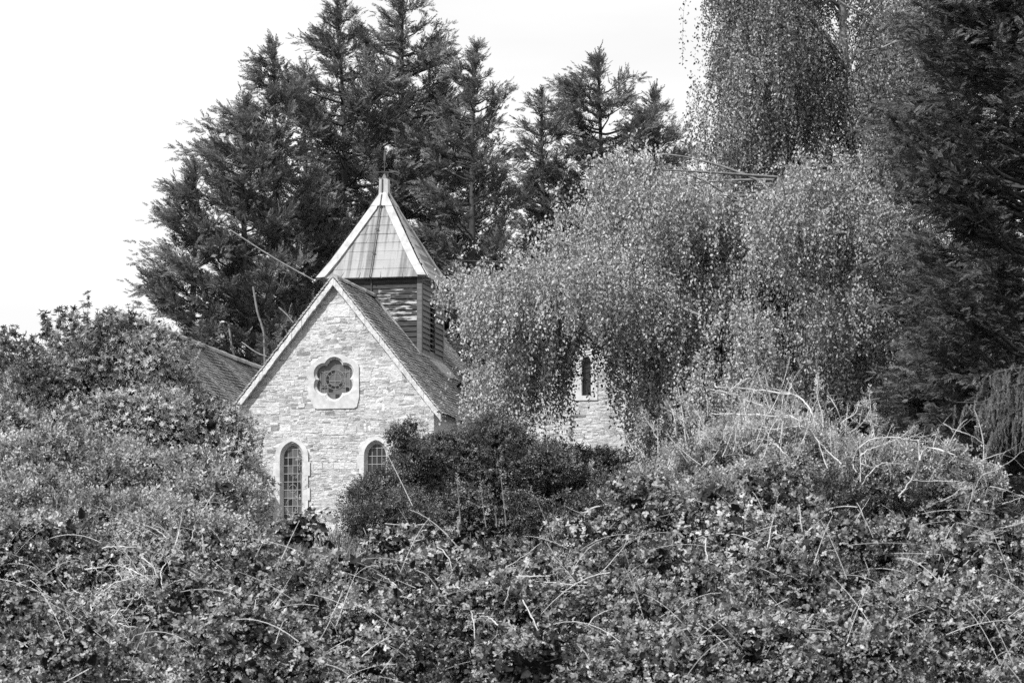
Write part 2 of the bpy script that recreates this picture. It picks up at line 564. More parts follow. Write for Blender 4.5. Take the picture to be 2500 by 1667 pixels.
# dressed pale blocks in the wall (quoins and odd ashlar)
def block(x0, x1, z0, z1, t=0.7, p=0.016):
    mb.add([(x0, 0, z0), (x1, 0, z0), (x1, 0, z1), (x0, 0, z1), (x0 + .006, -p, z0 + .006), (x1 - .006, -p, z0 + .006), (x1 - .006, -p, z1 - .006), (x0 + .006, -p, z1 - .006)],
           [(4, 5, 6, 7), (0, 1, 5, 4), (1, 2, 6, 5), (2, 3, 7, 6), (3, 0, 4, 7)], t)
def pxb(x0, y0, x1, y1, t=0.7):
    """block from photo pixels on the gable"""
    f = lambda x, y: ((x - 817) / 89.7, EAVE + RISE - (y - 692) / 91.3 - 0.027 * (x - 817) / 91.3)
    a = f(x0, y1); c = f(x1, y0)
    block(a[0], c[0], a[1], c[1], t * .35 + .5)
for q in [(800, 745, 855, 775, .8), (757, 760, 775, 772, .75), (855, 738, 870, 752, .9), (718, 795, 737, 820, .8), (664, 868, 680, 885, .9), (650, 985, 683, 1013, .8),
          (728, 985, 745, 996, .85), (1005, 1012, 1030, 1032, .95), (968, 1018, 1004, 1033, .7), (880, 905, 908, 932, .8), (790, 1038, 842, 1062, .7), (843, 1040, 872, 1060, .95),
          (959, 905, 985, 930, .75), (935, 860, 960, 882, .55), (900, 820, 925, 838, .7), (870, 790, 888, 805, .8), (1030, 975, 1045, 992, 1.0), (745, 940, 756, 955, .8),
          (1048, 1020, 1062, 1050, .9), (640, 905, 655, 918, .7), (700, 850, 722, 862, .6), (835, 722, 850, 736, .7), (1040, 1060, 1068, 1085, .8), (575, 1050, 600, 1075, .7), (620, 1110, 640, 1130, .8)]:
    pxb(*q)
mb.build('stonework', M['stone'], wall)


def glazing(win, cx, inside, x0, x1, z0, z1, nx, zstep, y, style, r):
    """quarries of glass, each its own tone and slight tilt, plus lead cames"""
    mb = MB(); bars = MB()
    xsn = np.linspace(x0, x1, nx + 1); zsn = np.arange(z0, z1 + zstep, zstep)
    for a in range(nx):
        for b_ in range(len(zsn) - 1):
            if style == 'plain': t = r.uniform(0.05, 0.2)
            elif style == 'stained': t = r.choice([0.0, 0.1, 0.3, 0.45, 0.6], p=[.22, .2, .22, .2, .16])
            else: t = r.uniform(0.55, 0.8)
            j = lambda: y + r.uniform(-0.004, 0.004)
            mb.add([(xsn[a], j(), zsn[b_]), (xsn[a + 1], j(), zsn[b_]), (xsn[a + 1], j(), zsn[b_ + 1]), (xsn[a], j(), zsn[b_ + 1])], [(0, 1, 2, 3)], t)
    return mb, bars, xsn, zsn


# lancet windows of the gable
for wi, (cx, w) in enumerate(WIN):
    win = bpy.data.objects.new('window', None); link(win, ch)
    rr = np.random.default_rng(20 + wi)
    inner = lancet_loop(cx, LZB, w, LZS); ch1 = lancet_loop(cx, LZB, w + 0.075, LZS)
    outl = lancet_loop(cx, LZB, w + 0.21, LZS, hf=1.05)
    yb = lambda L, y: [(p[0], y, p[2]) for p in L]
    mbs = MB()
    mbs.loft([yb(outl, 0.0), yb(outl, -0.045), yb(ch1, -0.045), yb(ch1, -0.02), yb(inner, 0.10), yb(inner, 0.2)], 0.75, vary=True)
    # long and short quoins beside the opening
    z = LZB + 0.05; k = 0
    while z < LZS:
        hh = rr.uniform(0.28, 0.4); ext = 0.21 + (0.05 if k % 2 else 0.0)
        for sg in (-1, 1):
            xa, xb = cx + sg * (w + 0.09), cx + sg * (w + ext)
            mbs.box(min(xa, xb), max(xa, xb), -0.049, 0.0, z, min(z + hh - 0.012, LZS + 0.02), rr.uniform(0.5, 1))
        z += hh; k += 1
    mbs.build('surround', M['ashlar'], win)
    style = 'stained' if wi == 0 else 'plain'
    g, _, xsn, zsn = glazing(win, cx, None, cx - w - 0.02, cx + w + 0.02, LZB, LZS + 0.42, 4, 0.215, 0.12, style, rr)
    g.build('pane', M['glass'], win)
    bars = MB()
    for xq in xsn[1:-1]: bars.box(xq - 0.006, xq + 0.006, 0.105, 0.118, LZB, LZS + 0.42)
    for zq in zsn: bars.box(cx - w - .02, cx + w + .02, 0.10, 0.117, zq - 0.007, zq + 0.007)
    if wi == 0:
        for (ax, az, rad) in ((cx + 0.0, LZS - 0.85, 0.1), (cx - 0.02, LZS - 1.3, 0.17), (cx + 0.05, LZS - 1.75, 0.14)):
            tt = np.linspace(0, 2 * math.pi, 19)
            bars.tube(np.stack([ax + rad * np.cos(tt), np.full(19, 0.108), az + rad * 1.1 * np.sin(tt)], -1), 0.007, 4)
    # inner edge stone roll
    bars.build('glazing_bar', M['leadbar'], win)

# rose window
win = bpy.data.objects.new('window', None); link(win, ch)
ch1 = foil_loop(0, ZR, 0.32, 0.275, -0.045); ch2 = foil_loop(0, ZR, 0.32, 0.265, -0.01); ch3 = foil_loop(0, ZR, 0.32, 0.215, 0.04); ch4 = foil_loop(0, ZR, 0.32, 0.212, 0.2)
om = polar_match(rose_poly, ch1, (0, ZR))
mbs = MB(); mbs.loft([[(p[0], 0.0, p[2]) for p in om], [(p[0], -0.045, p[2]) for p in om], ch1, ch2, ch3, ch4], 0.6, vary=True)
mbs.build('surround', M['ashlar'], win)
rr = np.random.default_rng(3)
g, _, xsn, zsn = glazing(win, 0, None, -0.52, 0.52, ZR - 0.54, ZR + 0.54, 8, 0.15, 0.125, 'rose', rr)
gl = g
def disc_ring(mb, cx, cz, r0, r1, y, a0, a1, tone, n=16):
    t = np.linspace(math.radians(a0), math.radians(a1), n)
    vs = [(cx + r0 * math.cos(x), y, cz + r0 * math.sin(x)) for x in t] + [(cx + r1 * math.cos(x), y, cz + r1 * math.sin(x)) for x in t]
    mb.add(vs, [(k, k + 1, n + k + 1, n + k) for k in range(n - 1)], tone)
for a0 in range(0, 360, 60):
    disc_ring(gl, 0, ZR, 0.18, 0.255, 0.112, a0 + 36, a0 + 84, 0.02 if a0 in (60, 120, 240, 180) else 0.6)
for sx, sz, tn in ((-0.3, -0.2, .0), (0.33, -0.26, .0), (0.12, -0.15, .05), (-0.13, -0.28, .03), (0.25, 0.12, .35), (0.05, -.44, .1)):
    gl.box(sx - 0.055, sx + 0.055, 0.111, 0.119, ZR + sz - 0.045, ZR + sz + 0.045, tn)
gl.build('pane', M['glass'], win)
bars = MB()
tt = np.linspace(0, 2 * math.pi, 33)
for rad in (0.165, 0.262): bars.tube(np.stack([rad * np.cos(tt), np.full(33, 0.106), ZR + rad * np.sin(tt)], -1), 0.005, 4)
for k in range(6):
    a = math.pi / 2 + k * math.pi / 3
    bars.tube([(0.262 * math.cos(a), 0.106, ZR + 0.262 * math.sin(a)), (0.52 * math.cos(a), 0.106, ZR + 0.52 * math.sin(a))], 0.004, 4)
    a += math.pi / 6
    bars.tube([(0.165 * math.cos(a), 0.106, ZR + 0.165 * math.sin(a)), (0.262 * math.cos(a), 0.106, ZR + 0.262 * math.sin(a))], 0.004, 4)
bars.box(-.004, .004, .10, .11, ZR - .165, ZR + .165); bars.box(-.165, .165, .10, .11, ZR - .044, ZR - .036)
for xq in (-.4, -.28, .28, .4): bars.box(xq - .003, xq + .003, .103, .11, ZR - .36, ZR + .36)
for zq in (-.36, -.2, .2, .38): bars.box(-.5, -.2, .103, .111, ZR + zq - .003, ZR + zq + .003); bars.box(.2, .5, .103, .111, ZR + zq - .003, ZR + zq + .003)
bars.build('glazing_bar', M['leadbar'], win)

def tiled_slope(mb, A, B, C, D, gauge=0.11, tw=0.165, r=None, sag=0.02):
    """plain tiles on the plane with ridge A->B and eave D->C (A above D); each tile a slab overlapping the one below"""
    A, B, C, D = map(lambda p: np.array(p, float), (A, B, C, D))
    down = norm(D - A); along = norm(B - A); nrm = norm(np.cross(down, along))
    if nrm[2] < 0: nrm = -nrm
    L = np.linalg.norm(D - A); W = np.linalg.norm(B - A)
    rows = int(L / gauge); V = []; Fs = []; T = []; n0 = 0
    for k in range(rows):
        s0 = L - (k + 1) * gauge - 0.03; s1 = L - k * gauge
        if s0 < 0: s0 = 0
        x = -(tw / 2) * (k % 2) - r.uniform(0, 0.02)
        while x < W:
            xe = min(x + tw - 0.004, W); xs_ = max(x, 0)
            if xe - xs_ < 0.02: x += tw; continue
            ph = math.sin(x * 1.1 + k * 0.13) * sag + math.sin(x * 2.7 + k * 0.31) * sag * 0.5
            lift = 0.024 + r.uniform(0, 0.014); low = r.uniform(-0.012, 0.012) + (0.05 if r.random() < 0.01 else 0)
            t = min(1.2, max(0, r.normal(0.5, 0.22)))
            p = lambda a, s_, h: A + along * a + down * (s_ + low) + nrm * (h + ph)
            vs = [p(xs_, s0, 0.004), p(xe, s0, 0.004), p(xe, s1, lift + r.uniform(-.003, .003)), p(xs_, s1, lift), p(xe, s1, lift - 0.016), p(xs_, s1, lift - 0.016)]
            V += [tuple(q) for q in vs]; T += [t] * 6
            Fs += [(n0, n0 + 1, n0 + 2, n0 + 3), (n0 + 3, n0 + 2, n0 + 4, n0 + 5)]
            n0 += 6; x += tw
    n = len(mb.v)
    mb.v += V; mb.t += T; mb.f += [tuple(i + n for i in f) for f in Fs]
    # deck below
    mb.add([tuple(q - nrm * 0.03) for q in (A, B, C, D)], [(0, 1, 2, 3)], 0.1)


def ridge_tiles(mb, P0, P1, r, rad=0.12, step=0.3):
    P0 = np.array(P0, float); P1 = np.array(P1, float); L = np.linalg.norm(P1 - P0); d = (P1 - P0) / L
    side = norm(np.cross(d, [0, 0, 1])); n = max(1, int(L / step))
    for k in range(n):
        a = P0 + d * (L * k / n + 0.004); b_ = P0 + d * (L * (k + 1) / n - 0.004)
        ang = np.linspace(-0.15, math.pi + 0.15, 7); rr_ = rad * r.uniform(0.93, 1.07); dz = r.uniform(-0.012, 0.012)
        l1 = [tuple(a + side * rr_ * math.cos(x) + np.array([0, 0, rr_ * math.sin(x) - 0.06 + dz])) for x in ang]
        l2 = [tuple(b_ + side * rr_ * math.cos(x) + np.array([0, 0, rr_ * math.sin(x) - 0.06 + dz])) for x in ang]
        mb.loft([l1, l2], r.uniform(0.4, 1.0), close=False)
        mb.add(l1, [tuple(range(7))], 0.5)


# main roof over the gable wing
r = np.random.default_rng(9)
OV = 0.16                                 # verge overhang
TOP = EAVE + RISE + 0.16
BK = 12.0
er = HW + 0.22
zl = TOP - SL * er
mb = MB()
tiled_slope(mb, (0, -OV, TOP), (0, BK, TOP), (er, BK, zl), (er, -OV, zl), r=r)
tiled_slope(mb, (0, BK, TOP), (0, -OV, TOP), (-er, -OV, zl), (-er, BK, zl), r=r)
roof = mb.build('roof', M['tile'], ch)
mb = MB(); ridge_tiles(mb, (0, -OV, TOP + 0.02), (0, 4.3, TOP + 0.02), r)
mb.build('ridge_tile', M['tile'], roof)
# verge: thick mortar bedding band with tile ends, following both slopes
mb = MB()
for sg in (-1, 1):
    n = 44
    for k in range(n):
        x0, x1 = er * k / n, er * (k + 1) / n
        z0, z1 = TOP - SL * x0, TOP - SL * x1
        o = r.uniform(-0.012, 0.012); wv = 0.0
        tk = 0.19 + r.uniform(-0.012, 0.012)
        yf = -OV - 0.02 + r.uniform(-0.008, 0.008)
        t = r.uniform(0.4, 1.0)
        p = [(sg * x0, yf, z0 - tk - .03), (sg * x1, yf, z1 - tk - .03), (sg * x1, 0.02, z1 - tk - .03), (sg * x0, 0.02, z0 - tk - .03),
             (sg * x0, yf + .01, z0 - 0.018 + o), (sg * x1, yf + .01, z1 - 0.018 + o), (sg * x1, 0.02, z1 - 0.018 + o), (sg * x0, 0.02, z0 - 0.018 + o)]
        mb.hexa(p, t)
mb.build('verge', M['verge'], roof)
# edge tiles on the verge, light and ragged
mb = MB()
for sg in (-1, 1):
    k = 0; s_ = 0.0; Ls = math.hypot(er, SL * er); dx, dz = er / Ls, -SL * er / Ls; nx_, nz_ = -dz, dx
    while s_ < Ls - 0.12:
        w = 0.1; a, b_ = s_, s_ + w + 0.07; l = 0.028 + r.uniform(0, 0.02); y0 = -OV - 0.035 + r.uniform(-0.012, 0.012)
        q = lambda s2, h: (sg * (dx * s2 + nx_ * h), TOP + dz * s2 + nz_ * h)
        p1, p2, p3, p4 = q(a, 0.0), q(b_, l), q(b_, l + 0.02), q(a, 0.02)
        mb.hexa([(p1[0], y0, p1[1]), (p2[0], y0, p2[1]), (p2[0], 0.25, p2[1]), (p1[0], 0.25, p1[1]), (p4[0], y0, p4[1]), (p3[0], y0, p3[1]), (p3[0], 0.25, p3[1]), (p4[0], 0.25, p4[1])], r.uniform(0.5, 1.3))
        s_ += w
mb.build('verge_tile', M['tile'], roof)

# ---- nave roof to the left, running into depth, gable end near
r = np.random.default_rng(19)
NU, NV0, NV1 = -5.0, -2.85, 13.0
NH = EAVE + 2.35
NS = 1.257
mb = MB()
xr = NU + 2.35 + 0.35; zr_ = NH - NS * (xr - NU)
tiled_slope(mb, (NU, NV0, NH), (NU, NV1, NH), (xr, NV1, zr_), (xr, NV0, zr_), r=r, sag=0.03)
xl = NU - 3.1; zl2 = NH - NS * 3.1
tiled_slope(mb, (NU, NV1, NH), (NU, NV0, NH), (xl, NV0, zl2), (xl, NV1, zl2), gauge=0.14, tw=0.33, r=r)
nr = mb.build('nave_roof', M['tile'], ch)
mb = MB(); ridge_tiles(mb, (NU, NV0, NH + .02), (NU, NV1, NH + .02), r, 0.13, 0.45); mb.build('ridge_tile', M['tile'], nr)
mb = MB()
mb.add([(xl + .2, NV0 + .15, -0.6), (xr - .1, NV0 + .15, -0.6), (xr - .1, NV0 + .15, zr_), (NU, NV0 + .15, NH - .1), (xl + .2, NV0 + .15, zl2)], [(0, 1, 2, 3, 4)])
mb.add([(xr - .1, NV0 + .15, -0.6), (xr - .1, NV1, -0.6), (xr - .1, NV1, zr_), (xr - .1, NV0 + .15, zr_)], [(0, 1, 2, 3)])
mb.add([(xl + .2, NV0 + .15, -0.6), (xl + .2, NV1, -0.6), (xl + .2, NV1, zl2), (xl + .2, NV0 + .15, zl2)], [(3, 2, 1, 0)])
nw = mb.build('nave_wall', M['mortar'], ch)
mb = MB()
rubble(mb, lambda z: xl + .22 if z < zl2 else NU - (NH - .1 - z) / NS, lambda z: xr - .12 if z < zr_ else NU + (NH - .1 - z) / NS, -0.5, NH - 0.15, NV0 + .15, [], r)
mb.build('stonework', M['stone'], nw)
mb = MB(); mb.tube([(NU, NV0 + .9, NH), (NU, NV0 + .9, NH + 0.42)], 0.012); mb.build('lightning_rod', M['dark_metal'], nr)

# ---- roof behind the turret on the right, turned a few degrees
def rear(x, y):       # local coordinates rotated about (2.9, 5.8)
    a = math.radians(5.3); dx, dy = x, y
    return (2.62 + dx * math.cos(a) - dy * math.sin(a), 6.3 + dx * math.sin(a) + dy * math.cos(a))
RH = EAVE + RISE - 1.35
def r3(x, y, z): q = rear(x, y); return (q[0], q[1], z)
mb = MB()
tiled_slope(mb, r3(0, 0, RH), r3(0, 9, RH - .1), r3(2.6, 9, RH - 1.25 * 2.6 - .1), r3(2.6, 0, RH - 1.25 * 2.6), r=r, sag=0.03)
tiled_slope(mb, r3(0, 9, RH - .1), r3(0, 0, RH), r3(-1.5, 0, RH - 1.9), r3(-1.5, 9, RH - 1.9), gauge=0.14, tw=0.33, r=r)
rr2 = mb.build('rear_roof', M['tile'], ch)
mb = MB(); ridge_tiles(mb, r3(0, 0, RH + .02), r3(0, 9, RH - .08), r, 0.16, 0.42); mb.build('ridge_tile', M['tile'], rr2)
# ---- right wing: stone wall facing the camera with one lancet, gabled roof
WX, WV, WW, WE = 6.04, 4.0, 2.6, EAVE + 2.3
WR = 1.5
mb = MB()
wl = lancet_loop(WX, WE - 1.62, 0.15, WE - 0.72, y=WV)
wo_ = [(WX - WW, WV, -0.6), (WX + WW, WV, -0.6), (WX + WW, WV, WE), (WX, WV, WE + WR), (WX - WW, WV, WE)]
tr_ = tessellate_polygon([[Vector(p) for p in wo_], [Vector(p) for p in wl]])
mb.add(wo_ + wl, [tuple(t) for t in tr_])
for sg in (-1, 1):
    mb.add([(WX + sg * WW, WV, -0.6), (WX + sg * WW, WV + 8, -0.6), (WX + sg * WW, WV + 8, WE), (WX + sg * WW, WV, WE)], [(0, 1, 2, 3)])
ww = mb.build('wing_wall', M['mortar'], ch)
mb = MB()
f_ = lambda z: WW if z < WE else max(0, WW * (WE + WR - z) / WR)
rubble(mb, lambda z: WX - f_(z), lambda z: WX + f_(z), -0.5, WE + WR - 0.05, WV, [in_rect(WX, WE - 1.1, 0.2, 0.75)], r)
mb.build('stonework', M['stone'], ww)
win = bpy.data.objects.new('window', None); link(win, ch)
mbs = MB(); li = lancet_loop(WX, WE - 1.62, 0.13, WE - 0.72); lo = lancet_loop(WX, WE - 1.75, 0.31, WE - 0.72, hf=1.0)
yb = lambda L, y: [(p[0], WV + y, p[2]) for p in L]
mbs.loft([yb(lo, 0), yb(lo, -.04), yb(li, -.04), yb(li, .15)], 0.7); mbs.build('surround', M['ashlar'], win)
mbs = MB(); mbs.box(WX - .2, WX + .2, WV + .12, WV + .13, WE - 2.1, WE - .4, 0.1); mbs.build('pane', M['glass'], win)
mb = MB()
zt = WE + WR + 0.15; sl_ = WR / WW; er2 = WW + .2
tiled_slope(mb, (WX, WV - .12, zt), (WX, WV + 8, zt), (WX + er2, WV + 8, zt - sl_ * er2), (WX + er2, WV - .12, zt - sl_ * er2), gauge=.12, tw=.2, r=r)
tiled_slope(mb, (WX, WV + 8, zt), (WX, WV - .12, zt), (WX - er2, WV - .12, zt - sl_ * er2), (WX - er2, WV + 8, zt - sl_ * er2), gauge=.12, tw=.2, r=r)
mb.build('wing_roof', M['tile'], ch)

# ---- bell turret
BV, BHW, BD = 4.3, 1.34, 2.62
BT = EAVE + RISE + 0.66                   # eaves of the pyramid
bell = MB()
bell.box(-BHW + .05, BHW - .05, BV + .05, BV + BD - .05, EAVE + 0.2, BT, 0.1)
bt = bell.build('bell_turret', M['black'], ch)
r = np.random.default_rng(2)
mb = MB(); mb2 = MB(); mb3 = MB()
nb = 26; z = BT
while z > EAVE + 1.0:
    h = 0.15; j = r.uniform(-.006, .006); zt_ = z + 0.02; zb_ = z - h + j
    # front boards: two or three lengths each
    cuts = sorted([-BHW] + ([r.uniform(-0.6, 0.6)] if r.random() < 0.6 else []) + [BHW - .09])
    k_ = BT - z
    for a, b_ in zip(cuts[:-1], cuts[1:]):
        tn = r.uniform(0.55, 1.0) if 0.2 < k_ < 1.15 and r.random() < 0.85 else r.uniform(0, 0.35)
        tl = r.uniform(-.006, .006)
        mb.hexa([(a, BV - .045, zb_ + tl), (b_ - .004, BV - .045, zb_), (b_ - .004, BV + .05, zb_), (a, BV + .05, zb_ + tl), (a, BV - .008, zt_), (b_ - .004, BV - .008, zt_), (b_ - .004, BV + .05, zt_), (a, BV + .05, zt_)], tn)
    # right side boards, with the louvre opening left free
    for (va, vb) in ((BV + .09, BV + BD),):
        L0, L1 = BV + 0.98, BV + 1.62
        lz1, lz0 = BT - 0.62, BT - 2.05
        segs = [(va, vb)] if (z > lz1 + .08 or z - h < lz0 - .02) else [(va, L0), (L1, vb)]
        for (a, b_) in segs:
            tn = r.uniform(0.2, 1.0)
            x = BHW
            mb2.hexa([(x - .05, a, zb_), (x + .055, a, zb_), (x + .055, b_, zb_), (x - .05, b_, zb_), (x - .05, a, zt_), (x + .008, a, zt_), (x + .008, b_, zt_), (x - .05, b_, zt_)], tn)
            x = -BHW
            mb3.hexa([(x - .035, a, zb_), (x + .05, a, zb_), (x + .05, b_, zb_), (x - .035, b_, zb_), (x - .008, a, zt_), (x + .05, a, zt_), (x + .05, b_, zt_), (x - .008, b_, zt_)], tn)
    z -= h
mb.build('weatherboard', M['board_front'], bt)
mb2.build('weatherboard', M['board_side'], bt)
mb3.build('weatherboard', M['board_side'], bt)
mb = MB()
L0, L1 = BV + 0.98, BV + 1.62
lz1, lz0 = BT - 0.62, BT - 2.05
zz = lz1 - .03
while zz > lz0:
    mb.hexa([(BHW - .06, L0, zz), (BHW + .02, L0, zz - .07), (BHW + .02, L1, zz - .07), (BHW - .06, L1, zz), (BHW - .06, L0, zz + .012), (BHW + .02, L0, zz - .058), (BHW + .02, L1, zz - .058), (BHW - .06, L1, zz + .012)], .5)
    zz -= 0.145
for (a, b_) in ((L0 - .05, L0), (L1, L1 + .03)): mb.box(BHW - .02, BHW + .045, a, b_, lz0 - .03, lz1 + .03, 0.8)
mb.box(BHW - .02, BHW + .045, L0 + .002, L1 - .002, lz0 - .06, lz0 - .02, 0.7)
mb.build('louvre', M['board_side'], bt)
mb = MB()
mb.box(BHW - .085, BHW + .05, BV - .05, BV + .085, EAVE + 1.2, BT, 0.3)
mb.box(BHW - .04, BHW + .055, BV + BD - .02, BV + BD + .06, EAVE + 1.0, BT, 1.9)
mb.box(-BHW - .05, -BHW + .085, BV - .053, BV + .085, EAVE + 2.5, BT, 0.75)
mb.build('corner_post', M['board_side'], bt)
# lead apron where the turret meets the tiles
mb = MB()
def on_roof(x, v, up=0.05): return (x, v, TOP - SL * x + up)
mb.add([on_roof(BHW + .06, BV - .0), on_roof(BHW + .42, BV - .05 + .8), on_roof(BHW + .30, BV + BD + .9), on_roof(BHW + .02, BV + BD + .1, .12)], [(0, 1, 2, 3)], 0.9)
mb.add([(BHW + .052, BV + .0, TOP - SL * BHW + .03), (BHW + .052, BV + BD, TOP - SL * BHW + .03), (BHW + .052, BV + BD, TOP - SL * BHW + .1), (BHW + .052, BV + .0, TOP - SL * BHW + .1)], [(0, 1, 2, 3)], 0.8)
mb.build('lead_flashing', M['lead'], bt); mb = MB()
# front flashing strip along the slope
for sg in (1, -1):
    n = 8
    for k in range(n):
        x0, x1 = 0.1 + (BHW - .08) * k / n, 0.1 + (BHW - .08) * (k + 1) / n - .004
        mb.hexa([(sg * x0, BV - .16, TOP - SL * x0 + .03), (sg * x1, BV - .16, TOP - SL * x1 + .03), (sg * x1, BV - .04, TOP - SL * x1 + .03), (sg * x0, BV - .04, TOP - SL * x0 + .03),
                 (sg * x0, BV - .10, TOP - SL * x0 + .075), (sg * x1, BV - .10, TOP - SL * x1 + .075), (sg * x1, BV - .04, TOP - SL * x1 + .11), (sg * x0, BV - .04, TOP - SL * x0 + .11)], 0.4)
mb.build('lead_flashing', M['lead'], bt)

# pyramid roof with slab courses and wide lead hips
PC = (0.0, BV + BD / 2)
PH = 2.52; PO = 0.16; PB = BT - 0.02
ax_, ay_ = BHW + PO, BD / 2 + PO
topw = 0.10
slab = MB(); hip = MB()
def prof(t):      # half-size along height fraction t from the eaves up, slight bell-cast at the foot
    return (1 - t) + 0.035 * math.exp(-t * 14) - 0.01
def pt(fx, side, t, lift=0.0):
    """point on a face: fx -1..1 across, t up"""
    hx = topw + (ax_ - topw) * prof(t); hy = topw + (ay_ - topw) * prof(t)
    z = PB + PH * t
    if side == 0: p = (fx * hx, -hy - lift)
    elif side == 1: p = (hx + lift, fx * hy)
    elif side == 2: p = (-fx * hx, hy + lift)
    else: p = (-hx - lift, -fx * hy)
    return (PC[0] + p[0], PC[1] + p[1], z + lift * 0.6)
r = np.random.default_rng(12)
for side in range(4):
    rows = 9
    for k in range(rows):
        t0, t1 = k / rows * 0.93, (k + 1) / rows * 0.93
        m_ = max(1, int(round((1 - t0) * 5)))
        off = 0.5 if k % 2 else 0.0
        xs_ = sorted(set([-1.0] + [max(-1, min(1, -1 + 2 * (q + off) / m_ + r.uniform(-.04, .04))) for q in range(m_ + 1)] + [1.0]))
        for a, b_ in zip(xs_[:-1], xs_[1:]):
            if b_ - a < 0.03: continue
            g = 0.006
            lo_, hi_ = 0.018 + r.uniform(0, .005), 0.006
            vs = [pt(a + g, side, t0, lo_), pt(b_ - g, side, t0, lo_), pt(b_ - g, side, t1 + .006, hi_), pt(a + g, side, t1 + .006, hi_), pt(a + g, side, t0, 0), pt(b_ - g, side, t0, 0)]
            (hip if side == 1 else slab).add(vs, [(0, 1, 2, 3), (4, 5, 1, 0)], r.uniform(0.3, .8))
    slab.add([pt(-1, side, 0, -.01), pt(1, side, 0, -.01), pt(1, side, .95, -.01), pt(-1, side, .95, -.01)], [(0, 1, 2, 3)], .2)
    # hip bands: width constant in metres, in several lapped lengths
    for sg in (-1, 1):
        nseg = 5
        for k in range(nseg):
            t0, t1 = k / nseg, (k + 1) / nseg + (0.012 if k < nseg - 1 else 0)
            l0 = 0.052 + 0.006 * (nseg - k); vs = []
            for (t, ll) in ((t0, l0), (t1, l0 - .008)):
                hw = topw + ((ax_ if side % 2 == 0 else ay_) - topw) * prof(t)
                wd = min(0.99, 0.225 / hw)
                vs += [pt(sg * 1.012, side, t, ll - .012), pt(sg * (1 - wd), side, t, ll), pt(sg * (1 - wd), side, t, 0.0)]
            fs = [(0, 1, 4, 3), (1, 2, 5, 4)]
            if k == 0: vs2 = vs
            hip.add(vs, fs, r.uniform(.3, 1))
            hip.add([vs[0], vs[1], pt(sg * 1.0, side, t0, 0)], [(0, 1, 2)], .3)
# solid lead cap where the hips meet
for side in range(4):
    hip.add([pt(-1.02, side, .84, .06), pt(1.02, side, .84, .06), pt(1.02, side, 1.0, .06), pt(-1.02, side, 1.0, .06)], [(0, 1, 2, 3)], .5)
# soffit
slab.add([(PC[0] - ax_, PC[1] - ay_, PB - .005), (PC[0] + ax_, PC[1] - ay_, PB - .005), (PC[0] + ax_, PC[1] + ay_, PB - .005), (PC[0] - ax_, PC[1] + ay_, PB - .005)], [(0, 3, 2, 1)], 0)
sr = slab.build('pyramid_roof', M['slab'], ch)
hip.build('hip_flashing', M['lead'], sr)
mb = MB(); zt2 = PB + PH
mb.hexa([(-.135, PC[1] - .135, zt2 - .06), (.135, PC[1] - .135, zt2 - .06), (.135, PC[1] + .135, zt2 - .06), (-.135, PC[1] + .135, zt2 - .06),
         (-.12, PC[1] - .12, zt2 + .42), (.12, PC[1] - .12, zt2 + .42), (.12, PC[1] + .12, zt2 + .42), (-.12, PC[1] + .12, zt2 + .42)], .8)
mb.build('finial_post', M['lead'], sr)
# lightning conductor strap
mb = MB(); pts = [(-.03, PC[1] - .145, zt2 + .42), (-.03, PC[1] - .15, zt2 - .02)]
for t in np.linspace(0.97, 0.0, 10): q = pt(-.03 / 1.5, 0, t, .07); pts.append((-.03, q[1], q[2]))
pts += [(-.03, BV - .06, BT - .1), (-.03, BV - .06, TOP + .1)]
mb.tube(pts, .017, 5)
for t in (.84, .56, .28):
    q = pt(0, 0, t, .06); mb.box(-.07, .01, q[1] - .03, q[1] + .02, q[2] - .01, q[2] + .015, .2)
mb.build('lightning_conductor', M['dark_metal'], sr)
# weather vane
mb = MB(); zc = zt2 + .42
mb.hexa([(-.07, PC[1] - .07, zc), (.07, PC[1] - .07, zc), (.07, PC[1] + .07, zc), (-.07, PC[1] + .07, zc), (-.02, PC[1] - .02, zc + .14), (.02, PC[1] - .02, zc + .14), (.02, PC[1] + .02, zc + .14), (-.02, PC[1] + .02, zc + .14)])
mb.tube([(0, PC[1], zc + .1), (0, PC[1], zc + .93)], .01)
mb.tube([(-.42, PC[1], zc + .2), (.42, PC[1], zc + .2)], .009); mb.tube([(0, PC[1] - .42, zc + .2), (0, PC[1] + .42, zc + .2)], .009)
mb.tube([(.15, PC[1], zc + .2), (.4, PC[1], zc + .1)], .007)
mb.hexa([(-.03, PC[1] - .006, zc + .52), (.03, PC[1] - .006, zc + .52), (.03, PC[1] + .006, zc + .52), (-.03, PC[1] + .006, zc + .52),
         (-.015, PC[1] - .006, zc + .76), (.03, PC[1] - .006, zc + .76), (.03, PC[1] + .006, zc + .76), (-.015, PC[1] + .006, zc + .76)], .9)
mb.tube([(0, PC[1], zc + .3), (.08, PC[1], zc + .38), (.03, PC[1], zc + .48)], .008)
mb.build('weather_vane', M['dark_metal'], sr)

# ------------------------------------------------------------------ foliage templates (x = direction, z = face normal)
def leaf(w=0.6, fold=0.15, droop=0.1, n=2):
    """one leaf of length 1 along x, two quads folded on the midrib"""
    v = np.array([(0, 0, 0), (1, 0, -droop), (.25, w * .42, fold * w), (.68, w * .38, fold * w * .8 - droop * .4), (.25, -w * .42, fold * w), (.68, -w * .38, fold * w * .8 - droop * .4)], float)
    f = np.array([(0, 4, 5, 1), (0, 1, 3, 2)])
    return v, f, np.zeros(len(v))


def combine(parts):
    V, Fs, T = [], [], []; n = 0
    for v, f, t in parts:
        V.append(v); Fs.append(f + n); T.append(t); n += len(v)
    return np.concatenate(V), np.concatenate(Fs), np.concatenate(T)


